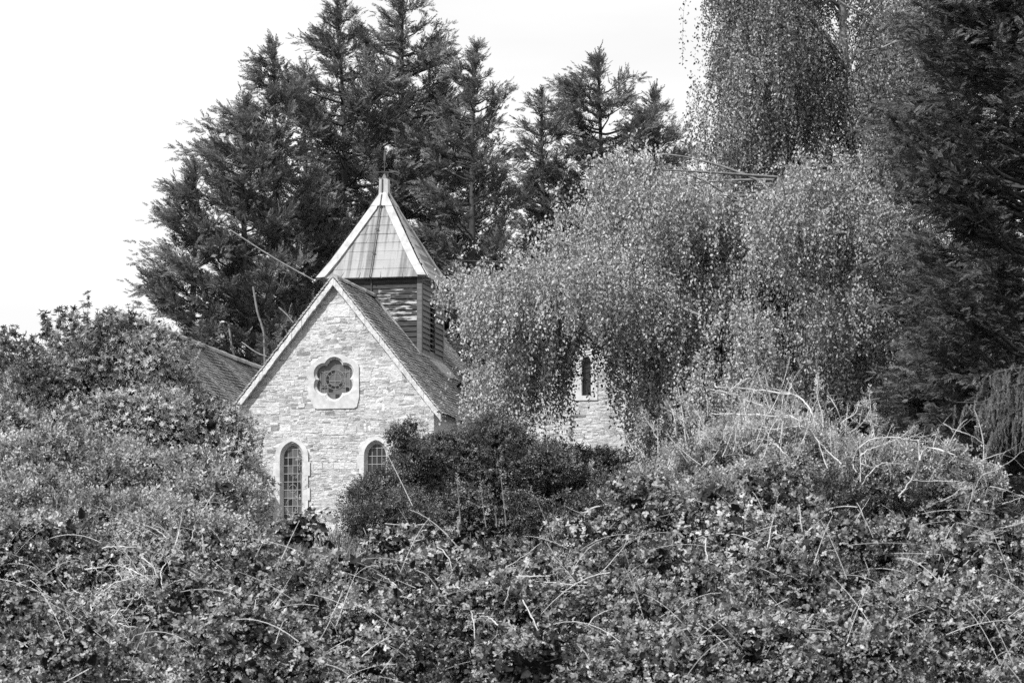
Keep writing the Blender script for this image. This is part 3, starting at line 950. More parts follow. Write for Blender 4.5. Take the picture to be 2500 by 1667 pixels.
def place(part, ang, tilt, roll, pos, s):
    v, f, t = part
    R = Matrix.Rotation(ang, 3, 'Z') @ Matrix.Rotation(tilt, 3, 'Y') @ Matrix.Rotation(roll, 3, 'X')
    return (v * s) @ np.array(R).T + np.array(pos), f, t


rt = np.random.default_rng(33)
def trifoliate():
    ps = []
    for a in (-1.15, 0, 1.15):
        w = rt.uniform(.7, .85)
        q = place(leaf(w, .1, rt.uniform(.05, .25)), a + rt.uniform(-.2, .2), rt.uniform(-.35, .35), rt.uniform(-.4, .4), (0.25 if a == 0 else 0.02, 0, 0), 1.0 if a == 0 else .85)
        ps.append((q[0], q[1], q[2] + rt.uniform(-.12, .12)))
    return combine(ps)
T_TRI = [trifoliate() for _ in range(6)]
def rosette(n=7, spread=0.9):
    ps = []
    for k in range(n):
        a = 2 * math.pi * k / n + rt.uniform(-.3, .3); tl = rt.uniform(.2, 1.0)
        # rosette axis along x : leaves radiate with forward component
        d = np.array([tl, math.cos(a), math.sin(a)]); d /= np.linalg.norm(d)
        v, f, t = leaf(rt.uniform(.34, .46), .12, rt.uniform(.1, .3))
        nrm = np.array([1.0, -.4 * math.cos(a), -.4 * math.sin(a)])
        Rm = frames(d[None], nrm[None])[0]
        ps.append((v @ Rm.T, f, t + rt.uniform(-.1, .1)))
    return combine(ps)
T_ROS = [rosette(n) for n in (6, 7, 8, 7)]
def sprig(n=7, L=1.6, w=.55, sz=.55):
    """short twig end with alternate leaves along x"""
    ps = []
    for k in range(n):
        x = L * k / n; a = (1 if k % 2 else -1) * rt.uniform(.5, 1.2)
        q = place(leaf(w, .15, .15), a, rt.uniform(-.6, .4), rt.uniform(-.8, .8), (x, rt.uniform(-.06, .06), rt.uniform(-.1, .1)), sz * rt.uniform(.7, 1.15))
        ps.append((q[0], q[1], q[2] + rt.uniform(-.12, .12)))
    return combine(ps)
T_SPR = [sprig(rt.integers(5, 8)) for _ in range(6)]
T_LEAF = [leaf(.7, .15, .1), leaf(.8, .2, .2), leaf(.6, .1, .3)]
def frond(n=16, ang=0.7, w=.045, ln=.42, droop=0.0):
    ps = []
    def blade(p, d, l, wd, tn):
        d = np.array(d); d /= np.linalg.norm(d)
        side = np.cross(d, [0, 0, 1]); side = side / max(np.linalg.norm(side), 1e-6)
        up = np.cross(side, d)
        rr_ = rt.uniform(-.9, .9); side = side * math.cos(rr_) + up * math.sin(rr_)
        p = np.array(p)
        v = np.array([p, p + d * l * .4 + side * wd, p + d * l, p + d * l * .4 - side * wd])
        return v, np.array([(0, 1, 2, 3)]), np.full(4, tn)
    ps.append(blade((0, 0, 0), (1, 0, .05), 1.0, w * .6, 0))
    for k in range(n):
        t = (k + .5) / n; sg = 1 if k % 2 else -1
        l = ln * (1.05 - t * .75) * rt.uniform(.75, 1.25)
        z = rt.uniform(-.35, .35)
        a = ang * rt.uniform(.7, 1.2)
        ps.append(blade((t * .95, 0, .1 * t * t - droop * t * t), (math.cos(a), sg * math.sin(a), z - droop), l, w * rt.uniform(.8, 1.3), rt.uniform(-.1, .15)))
    return combine(ps)
T_FRD = [frond(18, .62, .034, .4) for _ in range(8)]
T_FRD_N = [frond(22, .6, .03, .4, .15) for _ in range(8)]

# ------------------------------------------------------------------ foliage builders
def plain_trunk(parent, P, r0, r1, mat, name='trunk', n=8, jitter=0.0):
    P = np.asarray(P, float)
    v, f = tube_np(P, np.linspace(r0, r1, len(P)), n)
    return mesh_obj(name, v, f, mat, parent, np.full(len(v), .5), smooth=True)


def local(parent, V):
    return V - np.array(parent.location)


def conifer(name, label, top, baseY, profile, seed, nlimb=90, mat='conifer', lean=0.0, group=None, fr=T_FRD, fsize=(.32, .6), wind=-.25, dens=1.0, base_px=None, bare=0.12, trunk_r=.22, up=0.2, cat='tree', lateral=0.65, dead=8):
    """cypress-like tree: ascending limbs carrying feathery sprays; profile = (photo y, half width in photo px left, right)"""
    r = np.random.default_rng(seed)
    tp = at(top[0], top[1], baseY)
    bx = tp[0] if base_px is None else at(base_px, 900, baseY)[0]
    gz = float(ground_z(bx, baseY))
    root = empty(name, (bx, baseY, gz)); tag(root, label, cat, group)
    H = tp[2] - gz
    s = F / baseY
    pz = np.array([at(top[0], p[0], baseY)[2] for p in profile]); pl = np.array([p[1] for p in profile]) / s; pr = np.array([p[2] for p in profile]) / s
    o = np.argsort(pz); pz, pl, pr = pz[o], pl[o], pr[o]
    tz = np.linspace(0, 1, 14); tx = bx + (tp[0] - bx) * tz ** 1.5 + .08 * np.sin(tz * 9 + seed)
    TP = np.stack([tx, np.full(14, baseY) + .06 * np.cos(tz * 7), gz + H * tz], -1)
    tr = plain_trunk(root, TP - np.array([bx, baseY, gz]), trunk_r, .03, M['bark'])
    trunk_at = lambda z: np.array([np.interp(z, TP[:, 2], TP[:, 0]), baseY, z])
    pos = []; dr = []; sc = []; nn = []; tn = []
    tubes = Tubes(); org = np.array([bx, baseY, gz])
    zmin = gz + H * bare
    nlimb = int(nlimb * 1.15)
    for k in range(nlimb):
        q = (k + r.uniform(0, 1)) / nlimb
        ze = zmin + (tp[2] - zmin) * q ** .8
        az = r.uniform(0, 2 * math.pi)
        # bias towards the side seen and the silhouette
        ca, sa = math.cos(az), math.sin(az)
        Rl = np.interp(ze, pz, pl); Rr = np.interp(ze, pz, pr)
        Rx = Rr if ca > 0 else Rl
        rad = Rx * abs(ca) + .75 * (Rl + Rr) / 2 * abs(sa)
        rad *= r.uniform(.6, 1.14)
        end = trunk_at(ze) + np.array([math.copysign(1, ca) * abs(ca) * rad, sa * rad, 0])
        if ca == 0: continue
        rise = rad * r.uniform(.2, .8) * (1.0 if rad > .5 else .6)
        st = trunk_at(max(gz + H * .05, ze - rise))
        mid = st + (end - st) * np.array([.6, .6, .25])
        C = bez(st, mid, end, 12)
        C[:, 2] += r.uniform(-.05, .05, 12) * rad * .3
        tubes.add(C - org, np.linspace(.03 + .008 * rad, .006, 12), 4, r.uniform(.0, .5))
        L = np.linalg.norm(np.diff(C, axis=0), axis=1).sum()
        nsub = int((9 + L * 6.5) * dens)
        lt = r.uniform(.2, .8)
        for j in range(nsub):
            t = r.uniform(.22, 1.0) ** .8
            p = np.array([np.interp(t, np.linspace(0, 1, 12), C[:, i]) for i in range(3)])
            tang = norm(C[min(11, int(t * 11) + 1)] - C[max(0, int(t * 11) - 1)])
            lat = norm(np.cross(tang, [0, 0, 1])) * r.choice([-1, 1])
            d = norm(tang * r.uniform(.4, 1.1) + lat * r.uniform(0, 1.1) + np.array([wind * .5, 0, r.uniform(-.1, max(-.05, up * 2))]))
            sl_len = r.uniform(.25, .85) * min(1.0, .35 + L * .3) * (1.15 - .4 * t)
            nf = max(2, int(sl_len / .13))
            tt_ = (np.arange(nf) + .5) / nf
            pp = p + d * (tt_ * sl_len)[:, None] + r.normal(0, .045, (nf, 3))
            sgn = r.choice([-1, 1], nf)[:, None]
            ll = norm(np.cross(d, [0, 0, 1]))
            dd = norm(d[None] * r.uniform(.5, 1.2, (nf, 1)) + ll[None] * sgn * r.uniform(.1, lateral * 1.6, (nf, 1)) + r.normal(0, .2, (nf, 3)) + np.array([wind, 0, up]) * .6)
            pos.append(pp); dr.append(dd); sc.append(r.uniform(fsize[0], fsize[1], nf) * (1.0 - .35 * tt_) * min(1, .5 + rad * .5))
            nn.append(norm(r.normal(0, .5, (nf, 3)) + np.array([-.2, -.3, 1.0])))
            tn.append(np.clip(r.normal(.42, .16, nf) + (lt - .5) * .35, 0, 1))
        if rad > .35:
            for j in range(2):
                t = (1.0, .8)[j]
                if r.random() < (.15, .5)[j]: continue
                p = np.array([np.interp(t, np.linspace(0, 1, 12), C[:, i]) for i in range(3)])
                out_ = np.array([math.copysign(1, ca) * abs(ca), sa, 0])
                pd = norm(out_ * r.uniform(.7, 1.5) + np.array([wind, 0, up * r.uniform(.6, 3.0)]) + r.normal(0, .15, 3))
                pl_ = r.uniform(.5, 1.2) * min(1, .4 + rad * .35)
                nf = int(pl_ / .06); tt_ = np.sort(r.uniform(-.15, 1, nf))
                bend = out_ * .3 + np.array([wind * .6, 0, r.uniform(-.5, .1)])
                rr0 = r.normal(0, 1, (nf, 3)) * (.11 * (1.05 - tt_.clip(0, 1)))[:, None]
                pp = p + pd * (tt_ * pl_)[:, None] + bend * (tt_ ** 2 * pl_ * .5)[:, None] + rr0
                dd = norm(pd[None] * 1.1 + bend * tt_[:, None] + norm(rr0 + 1e-4) * .75 + r.normal(0, .18, (nf, 3)))
                pos.append(pp); dr.append(dd); sc.append(r.uniform(fsize[0], fsize[1], nf) * (1.05 - .5 * tt_.clip(0, 1)) * .9)
                nn.append(norm(r.normal(0, .7, (nf, 3)) + np.array([-.2, -.4, .8]))); tn.append(np.clip(r.normal(.5, .16, nf) + (lt - .5) * .35, 0, 1))
    # leader plume
    nf = 70
    zt_ = tp[2] - r.uniform(0, 2.2, nf)
    pp = np.stack([np.interp(zt_, TP[:, 2], TP[:, 0]), np.full(nf, baseY), zt_], -1) + r.normal(0, .05, (nf, 3))
    pos.append(pp); dr.append(norm(np.stack([r.normal(wind, .5, nf), r.normal(0, .5, nf), r.uniform(.6, 1.4, nf)], -1))); sc.append(r.uniform(.3, .55, nf)); nn.append(rand_dirs(nf)); tn.append(r.uniform(.2, .6, nf))
    pos = np.concatenate(pos); dr = np.concatenate(dr); sc = np.concatenate(sc); nn = np.concatenate(nn); tn = np.concatenate(tn)
    V, Fq, T = scatter(fr, pos - org, frames(dr, nn), sc, tn)
    mesh_obj('crown', V, Fq, M[mat], root, T)
    # dead lower branches
    for k in range(dead):
        z0 = gz + H * r.uniform(.15, .5); a = r.uniform(0, 6.28); l = r.uniform(.8, 2.2)
        st = trunk_at(z0); e = st + np.array([math.cos(a) * l, math.sin(a) * l, r.uniform(-.5, .6)])
        tubes.add(bez(st, (st + e) / 2 + np.array([0, 0, .2]), e, 6) - org, np.linspace(.03, .008, 6), 4, r.uniform(.5, 1))
    tubes.build('branch', M['bark'], root)
    print(name, label, len(pos))
    return root


def expand(mains, n_sub, r, rs=(.3, .6), squash=.85, ymax_back=.3):
    """mains: list of (centre, radii). Returns sub-clump centres and radii on the surface of the mains"""
    A = np.array([m_[1][0] * m_[1][2] for m_ in mains]); A = A / A.sum()
    C = []; R = []
    for (c, rad), a in zip(mains, A):
        k = max(2, int(n_sub * a))
        d = norm(r.normal(size=(k * 3, 3))); d = d[(d[:, 1] < ymax_back) & (d[:, 2] > -.75)][:k]
        q = r.uniform(.55, 1.0, (len(d), 1)) ** .5
        rs_ = r.uniform(rs[0], rs[1], len(d))
        C.append(np.array(c) + d * (np.array(rad) - rs_[:, None] * .6).clip(.05) * q); R.append(rs_)
    return np.concatenate(C), np.concatenate(R)


def leaf_points(C, R, n, r, shell=.4, squash=.8, gap=0.0, gs=3.0, facing=-.35):
    w = R ** 2; idx = r.choice(len(C), int(n * 1.7), p=w / w.sum())
    d = norm(r.normal(size=(len(idx), 3)))
    cosc = -d[:, 1] * .97 + d[:, 2] * .3
    ok = cosc > facing
    idx, d = idx[ok], d[ok]
    rad = R[idx] * (1 - np.abs(r.normal(0, shell * .6, len(idx)))).clip(.1, 1.3) * r.uniform(.9, 1.12, len(idx))
    p = C[idx] + d * rad[:, None] * np.array([1, 1, squash])
    if gap > 0:
        k = fnoise(p, gs, 11) > -1 + gap
        p, d, idx = p[k], d[k], idx[k]
    return p[:n], d[:n], idx[:n]


def bush(name, label, mains, n_sub, n_leaf, tm, size, mat, seed, rs=(.3, .6), up=.35, rand=.7, kind=None, cat='shrub', group=None, gap=.25, gs=3.0, shell=.4, stems=14, tonevar=.24, core=.74, facing=-.35, stem_mat='bark', sub=None, tone0=.5, droop=0.0):
    r = np.random.default_rng(seed)
    if sub is None: C, R = expand(mains, n_sub, r, rs)
    else: C, R = sub
    cx, cyy = C[:, 0].mean(), C[:, 1].mean(); gz = float(ground_z(cx, cyy))
    root = empty(name, (cx, cyy, gz)); tag(root, label, cat, group, kind)
    org = np.array([cx, cyy, gz])
    p, d, idx = leaf_points(C, R, n_leaf, r, shell=shell, gap=gap, gs=gs, facing=facing)
    n = len(p)
    dirs = norm(d * (1 - rand * .5) + r.normal(0, rand * .6, (n, 3)) + np.array([0, 0, up - droop]))
    nn = norm(d * .8 + np.array([-.1, -.2, .7]) + r.normal(0, rand * .95, (n, 3)))
    ct = r.normal(0, .17, len(C))
    tone = np.clip(tone0 + ct[idx] + r.normal(0, tonevar, n), 0, 1.15)
    flash = r.random(n) < .025
    tone[flash] += .35
    V, Fq, T = scatter(tm, p - org, frames(dirs, nn), r.uniform(size[0], size[1], n), tone)
    mesh_obj('leaves', V, Fq, M[mat], root, T)
    if core:  # added near-black leaves inside each clump so gaps read as shadow
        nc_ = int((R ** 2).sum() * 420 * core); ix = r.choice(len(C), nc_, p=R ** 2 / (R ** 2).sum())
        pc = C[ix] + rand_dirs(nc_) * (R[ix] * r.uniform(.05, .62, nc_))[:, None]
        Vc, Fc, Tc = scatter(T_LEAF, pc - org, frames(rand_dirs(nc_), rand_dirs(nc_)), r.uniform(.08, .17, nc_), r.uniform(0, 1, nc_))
        mesh_obj('inner_shade_leaves', Vc, Fc, M['inner'], root, Tc)
    tb = Tubes()
    for k in range(stems):
        i_ = r.integers(0, len(C)); e = C[i_]; b0 = np.array([cx + (e[0] - cx) * .55, e[1] + .3, float(ground_z(e[0], e[1] + .3)) - .05])
        tb.add(bez(b0, (b0 + e) / 2 + r.normal(0, .25, 3), e, 8) - org, np.linspace(.03, .008, 8), 5, r.uniform(.0, .4))
    # fine twigs poking through the leaves
    for k in range(max(60, stems * 8)):
        i_ = r.integers(0, len(C)); dd = norm(r.normal(size=3) + np.array([0, -.5, .5])); st = C[i_] + dd * R[i_] * .3; e = C[i_] + dd * R[i_] * r.uniform(.9, 1.25)
        tb.add(bez(st, (st + e) / 2 + r.normal(0, .06, 3), e, 5) - org, np.linspace(.01, .004, 5), 3, r.uniform(.4, 1))
    tb.build('stem', M[stem_mat], root)
    print(name, n)
    return root, C, R


def E(px, py, Y, rx, ry, rd):
    """ellipsoid from photo pixels (centre, radii) with depth radius in metres"""
    s = F / Y
    return (at(px, py, Y), (rx / s, rd, ry / s))

# ------------------------------------------------------------------ conifers behind the church
G1 = 'tall cypress trees behind the church'
conifer('cypress_tree', 'tall cypress behind the turret, leader just left of the weather vane reaching the top edge', (826, -2), 152,
        [(-2, 3, 3), (60, 40, 50), (130, 85, 95), (300, 150, 150), (500, 190, 190), (700, 230, 220), (900, 230, 220), (1300, 150, 150)], 1, 120, group=G1, base_px=850)
conifer('cypress_tree', 'tall cypress behind the turret, widest leader right of the weather vane reaching the top edge', (990, -12), 155,
        [(-12, 3, 3), (30, 55, 45), (90, 90, 105), (180, 110, 110), (300, 150, 150), (600, 200, 200), (900, 200, 200), (1300, 150, 150)], 2, 120, group=G1, base_px=960)
conifer('cypress_tree', 'cypress with a narrow feathery top at the right end of the row behind the turret', (1168, 110), 150,
        [(110, 3, 3), (170, 40, 25), (250, 60, 70), (330, 100, 65), (450, 120, 80), (650, 140, 85), (900, 130, 90), (1300, 90, 90)], 3, 105, group=G1, base_px=1130)
conifer('cypress_tree', 'cypress with bent wispy tips left of the two tallest leaders', (668, 104), 149,
        [(104, 3, 3), (170, 35, 40), (280, 70, 80), (400, 130, 120), (560, 150, 150), (700, 170, 160), (900, 170, 160), (1300, 130, 130)], 4, 110, group=G1, base_px=700)
conifer('cypress_tree', 'cypress whose long limbs sweep far out to the left above the nave roof', (590, 235), 147,
        [(235, 3, 3), (270, 55, 20), (370, 85, 50), (470, 120, 90), (560, 150, 110), (660, 180, 130), (780, 185, 140), (900, 170, 130), (1300, 100, 100)], 5, 105, group=G1, base_px=620, wind=-.5)
conifer('cypress_tree', 'lowest cypress at the left end of the row behind the nave roof', (470, 400), 146,
        [(400, 3, 3), (470, 45, 40), (570, 60, 70), (680, 85, 90), (780, 80, 100), (900, 80, 100), (1300, 70, 80)], 6, 80, group=G1, base_px=480, wind=-.5)
conifer('cypress_tree', 'blunt-topped cypress between the bent wispy tips and the two tallest leaders', (748, 165), 156,
        [(165, 3, 3), (210, 50, 50), (300, 110, 90), (450, 150, 130), (700, 150, 150), (1000, 130, 130)], 15, 100, group=G1)
conifer('cypress_tree', 'cypress with a blunt top right of the weather vane, below the tallest leader', (1085, 215), 157,
        [(215, 3, 3), (260, 60, 60), (350, 110, 90), (500, 130, 120), (700, 140, 130), (1000, 130, 130)], 16, 100, group=G1)
G2 = 'cypress trees between the turret and the birches'
conifer('cypress_tree', 'cypress with a narrow pointed top standing between the church row and the weeping birches', (1466, 138), 157,
        [(138, 3, 3), (200, 55, 50), (260, 85, 100), (340, 120, 170), (430, 150, 190), (600, 150, 190), (900, 140, 140)], 8, 150, group=G2)
conifer('cypress_tree', 'smaller cypress at the left of the pair between turret and birches', (1328, 228), 155,
        [(228, 3, 3), (270, 30, 30), (350, 35, 60), (450, 32, 70), (600, 40, 80), (900, 60, 60)], 9, 80, group=G2)
conifer('cypress_tree', 'cypress partly hidden behind the left edge of the tall weeping birch', (1600, 225), 160,
        [(225, 3, 3), (290, 40, 60), (360, 60, 90), (450, 80, 90), (700, 90, 90)], 10, 60, group=G2)
# pale bare limbs seen left of the turret
dl = empty('dead_branch', at(640, 780, 144)); tag(dl, 'pale leafless limb slanting down towards the left eave of the turret roof', 'branch')
tb = Tubes(); o_ = np.array(dl.location)
for L in ([(560, 560), (640, 612), (700, 648), (766, 684)], [(680, 750), (700, 768), (716, 788)], [(590, 835), (625, 860), (650, 870)]):
    tb.add(smooth_path([at(x, y, 144) for x, y in L], 3) - o_, .022, 5, .9)
tb.build('limb', M['birch_bark'], dl)
for k, (L, lab) in enumerate((([(618, 700), (628, 760), (640, 800), (646, 865)], 'thin bare pine trunk left of the gable, nearer the turret'), ([(558, 790), (566, 850), (572, 905)], 'thin bare trunk just above the nave roof ridge'))):
    o = empty('dead_tree', at(L[-1][0], 1000, 145)); tag(o, lab, 'tree trunk'); o_ = np.array(o.location)
    tb = Tubes(); tb.add(smooth_path([at(x, y, 145) for x, y in L + [(L[-1][0] + 4, 1290)]], 3) - o_, .035, 6, .3); tb.build('trunk', M['birch_bark'], o)

# ------------------------------------------------------------------ weeping birches
def birch(name, label, trunk, Y, region, nb, seed, leaves, strand=(.5, 1.5), depth=3.5, lsz=(.055, .09), arch=45, tone0=.58, limbs=(), hang=1.0, spacing=.03, jit=.05, forced=()):
    """region(r) -> tip pixel; boughs arch out of the trunk and carry hanging strands of leaves"""
    r = np.random.default_rng(seed)
    b0 = at(trunk[0][0], trunk[0][1], Y); gz = float(ground_z(b0[0], Y)); org = np.array([b0[0], Y, gz])
    root = empty(name, org); tag(root, label, 'tree', 'weeping birches')
    TP = np.array([np.array([b0[0], Y, gz])] + [at(x, y, Y) for x, y in trunk])
    TPs = smooth_path(TP, 5)
    v, f = tube_np(TPs - org, np.linspace(.24, .06, len(TPs)), 9)
    mesh_obj('trunk', v, f, M['birch_bark'], root, np.full(len(v), .4), smooth=True)
    tb = Tubes(); P = []; D = []; TN = []
    tot = 0; cnt = 0
    while tot < leaves:
        if cnt % 3 == 0:
            cpx, cpy = forced[cnt // 3] if cnt // 3 < len(forced) else region(r); cyd = Y + r.normal(0, depth * .55); ctn = r.normal(0, .1)
        cnt += 1
        px, py = cpx + r.normal(0, 34), cpy + r.normal(0, 24); yd = cyd + r.normal(0, .35)
        tip = at(px, py, yd)
        zst = min(TPs[-1][2], max(TPs[3][2], tip[2] - r.uniform(-.3, 3.0)) if py < 760 else at(0, r.uniform(560, 700), Y)[2])
        st = np.array([np.interp(zst, TPs[:, 2], TPs[:, 0]), Y, zst])
        # start lower than the tip where possible
        mid = st * .45 + tip * .55; mid[2] = tip[2] + arch * Y / F * r.uniform(.0, .6)
        C = bez(st, mid, tip, 16)
        tb.add(C - org, np.linspace(.009 if py > 740 else (.04 if cnt % 3 == 1 else .015), .003, 16), 4, r.uniform(0, .5))
        L = np.linalg.norm(np.diff(C, axis=0), axis=1).sum()
        bt_ = ctn + r.normal(0, .05)
        ns = r.integers(12, 32); cj = r.uniform(.15, .4)
        for k in range(ns):
            t = 1 - abs(r.normal(0, .16)); t = min(1, max(.3, t))
            p = np.array([np.interp(t, np.linspace(0, 1, 16), C[:, i]) for i in range(3)]) + r.normal(0, cj, 3) * np.array([1, 1.3, .7])
            ln = r.uniform(*strand) * (1.1 if t > .8 else .8) * (.55 if (px < 1200 and py < 780) else 1)
            n = int(ln / spacing); s_ = np.linspace(0, ln, n)
            out = np.array([r.normal(0, .16), r.normal(0, .16), 0])
            # strand leaves the bough outward then hangs
            q = p + out * (1 - np.exp(-s_ * 3))[:, None] * 1.5 + np.array([0, 0, -1]) * (s_ * hang)[:, None] + np.array([0, 0, .06]) * np.sin(np.minimum(s_ * 6, 3.14))[:, None]
            ex, ez = 1250 + q[-1, 0] / q[-1, 1] * F, HORIZON - (q[-1, 2] - CAMZ) / q[-1, 1] * F
            sx_, sz_ = 1250 + q[0, 0] / q[0, 1] * F, HORIZON - (q[0, 2] - CAMZ) / q[0, 1] * F
            if 1235 < ex < 1560 and ez > 870 and r.random() < .5: continue
            if 1400 < ex < 1485 and ez > 850 and sz_ < 980 and r.random() < .85: continue
            if ex < 1125 and 750 < ez and r.random() < .85: continue
            if ex < 1060: continue
            if k % 3 == 0: tb.add(q[::max(1, n // 5)] - org, .0035, 3, r.uniform(0, .6))
            q = q + r.normal(0, jit, (n, 3))
            P.append(q); D.append(norm(r.normal(0, .55, (n, 3)) + np.array([0, 0, -.8])))
            TN.append(np.clip(tone0 + bt_ + r.normal(0, .2, n), 0, 1.2)); tot += n
    P = np.concatenate(P); D = np.concatenate(D); TN = np.concatenate(TN)
    V, Fq, T = scatter(T_LEAF, P - org, frames(D, rand_dirs(len(P)) + np.array([-.4, -.5, .3])), r.uniform(lsz[0], lsz[1], len(P)), TN)
    mesh_obj('crown', V, Fq, M['birch'], root, T)
    tb.build('branch', M['birch_bark'], root)
    for L, rad, yy in limbs:
        tb = Tubes(); PP = smooth_path([at(x, y, yy) for x, y in L], 4)
        tb.add(PP - org, np.linspace(rad * .8, rad * .2, len(PP)), 6, 1.0)
        o = tb.build('limb', M['birch_bark'], root)
    print(name, len(P))
    return root


tx_ = [1065, 1100, 1150, 1200, 1260, 1330, 1400, 1450, 1520, 1600, 1700, 1800, 1900, 2000, 2100, 2200]
ty_ = [700, 670, 660, 665, 640, 600, 530, 450, 430, 460, 460, 430, 400, 390, 450, 580]
by_ = [740, 800, 920, 950, 880, 850, 850, 870, 950, 1000, 1000, 990, 970, 930, 900, 860]
def reg_low(r):
    while True:
        px = r.uniform(1075, 2180)
        t, b_ = np.interp(px, tx_, ty_), np.interp(px, tx_, by_)
        py = t + 15 + (b_ - t - 15) * r.uniform(0, 1) ** .9
        # thin out in front of the wing wall and its lancet
        if 1230 < px < 1560 and py > 770 and r.random() < .85: continue
        if px < 1165 and py > 740 and r.random() < .8: continue
        if px > 1900 and py > 650 and r.random() < .35: continue
        return px, py
birch('weeping_birch', 'broad weeping birch drooping pale leaves over the right half of the church', [(1960, 1000), (1945, 800), (1925, 600), (1900, 430)], 114, reg_low, 0, 41, 300000, forced=[(1095, 690), (1090, 705), (1125, 690), (1150, 670), (1190, 670), (1240, 660), (1290, 640), (1170, 740), (1215, 760), (1180, 850), (1195, 910), (1215, 960), (1160, 940), (1320, 620), (1370, 570), (1410, 530), (1450, 470), (1480, 420), (1500, 385), (1560, 440), (1600, 460), (1650, 470), (1260, 830), (1310, 800)],
      limbs=[([(1305, 772), (1270, 765), (1240, 755), (1195, 738)], .035, 111.5), ([(1460, 632), (1430, 612), (1400, 600), (1345, 585)], .035, 111), ([(1710, 770), (1640, 742), (1595, 716), (1560, 700)], .05, 111),
             ([(2060, 567), (2000, 572), (1950, 562), (1922, 556)], .05, 112), ([(1515, 880), (1480, 870), (1455, 850)], .04, 111.5)])
def reg_up(r):
    while True:
        px = r.uniform(1765, 2300); py = r.uniform(-380, 620)
        if px < 1795 and r.random() < .4: continue
        if px < 1700 and py > 250: continue
        if px < 1850 and py > 420: continue
        if 1970 < px < 2150 and r.random() < .2: continue
        return px, py
birch('weeping_birch', 'tall weeping birch with long curtain of leaves against the white sky', [(2110, 900), (2090, 500), (2060, 100), (2040, -400)], 124, reg_up, 0, 42, 240000, forced=[(1785, -120), (1778, -20), (1790, 60), (1780, 130), (1785, 220), (1782, 300), (1790, 380), (1795, 460), (1800, 540), (1805, 600), (1800, 500), (1780, 380), (1800, 150), (1780, 20), (1820, 300), (1860, 560), (1900, 500)], strand=(.6, 2.0), lsz=(.055, .085), tone0=.34, arch=60, spacing=.033,
      limbs=[([(2170, 90), (2150, 60), (2110, 35), (2060, 10), (2000, -40)], .07, 122), ([(1885, 345), (1850, 395), (1800, 412), (1735, 428), (1685, 424)], .05, 122.5), ([(2190, 100), (2150, 118), (2110, 125)], .045, 121),
             ([(2040, 420), (2030, 480), (2020, 510), (2080, 555), (2110, 565)], .045, 121)])

# ------------------------------------------------------------------ dark conifers on the right
G3 = 'dark conifers at the right edge'
conifer('dark_conifer', 'big dark conifer with drooping feathery sprays filling the upper right corner', (2520, -700), 94,
        [(-700, 5, 5), (-300, 180, 180), (0, 240, 250), (110, 250, 250), (250, 240, 250), (330, 290, 250), (480, 230, 250), (620, 250, 250), (720, 290, 250), (830, 260, 250), (950, 200, 250), (1250, 160, 200)], 11, 350,
        mat='conifer_dark', fr=T_FRD_N, fsize=(.26, .46), wind=-.15, up=-.05, group=G3, trunk_r=.3, dens=1.1, bare=.05, lateral=.7, dead=0)
conifer('dark_conifer', 'dark conifer mostly hidden behind the big one in the upper right corner', (2440, -500), 112,
        [(-500, 5, 5), (-200, 120, 150), (0, 150, 200), (300, 170, 220), (500, 170, 220), (700, 190, 240), (1000, 190, 240)], 17, 230, mat='conifer_dark', group=G3, bare=.05, up=.0, dens=1.1, dead=0, trunk_r=.3)
conifer('dark_conifer', 'deep black-green conifer in shade behind the bare arching branches', (2230, 560), 118,
        [(560, 5, 5), (700, 90, 80), (850, 160, 130), (1000, 170, 160), (1150, 180, 180), (1300, 180, 180)], 12, 120, mat='conifer_dark', group=G3, bare=.03, up=.05, dens=1.2, dead=0)
conifer('dark_conifer', 'low dark conifer standing behind the bramble mound at the right edge', (2430, 620), 104,
        [(620, 5, 5), (800, 120, 120), (1000, 190, 180), (1200, 200, 190), (1350, 200, 190)], 13, 130, mat='conifer_dark', group=G3, bare=.03, up=-.1, dens=1.2, dead=0)
conifer('dark_conifer', 'dark yew behind the foot of the broad birch', (2010, 800), 122,
        [(800, 5, 5), (900, 110, 120), (1050, 220, 200), (1200, 240, 220), (1350, 240, 220)], 14, 130, mat='conifer_dark', group=G3, bare=.03, up=.05, dens=1.2, dead=0)
# spruce bough with hanging twigs
sb = empty('spruce_bough', at(2480, 960, 84)); o_ = np.array(sb.location)
tag(sb, 'grey spruce bough with hanging tassels reaching in from the right edge', 'branch')
r = np.random.default_rng(77)
tb = Tubes(); pos = []; dr = []; sc = []
for L in ([(2620, 900), (2500, 935), (2440, 955), (2400, 980), (2335, 982)], [(2640, 880), (2520, 895), (2450, 905), (2398, 925)], [(2640, 980), (2540, 985), (2470, 1010), (2430, 1060)]):
    C = smooth_path([at(x, y, 84) for x, y in L], 6); tb.add(C - o_, np.linspace(.03, .008, len(C)), 5, .8)
    for k in range(34):
        p = C[r.integers(4, len(C))] + r.normal(0, .05, 3); ln = r.uniform(.15, 1.0) * (.4 + .6 * min(1, np.linalg.norm(p - C[-1])))
        n = int(ln / .03) + 1; s_ = np.linspace(0, ln, n)
        d0 = np.array([r.normal(-.1, .12), r.normal(0, .2), 0])
        q = p + d0 * (1 - np.exp(-s_ * 4))[:, None] - np.array([0, 0, 1]) * s_[:, None]
        pos.append(q); dr.append(norm(np.array([0, 0, -1.0]) + r.normal(0, .25, (n, 3)))); sc.append(np.full(n, .09))
pos = np.concatenate(pos); dr = np.concatenate(dr); sc = np.concatenate(sc)
V, Fq, T = scatter(T_FRD, pos - o_, frames(dr, rand_dirs(len(pos))), sc, r.uniform(.2, .8, len(pos)))
mesh_obj('needles', V, Fq, M['conifer_dark'], sb, T + .4); tb.build('twig', M['bark'], sb)

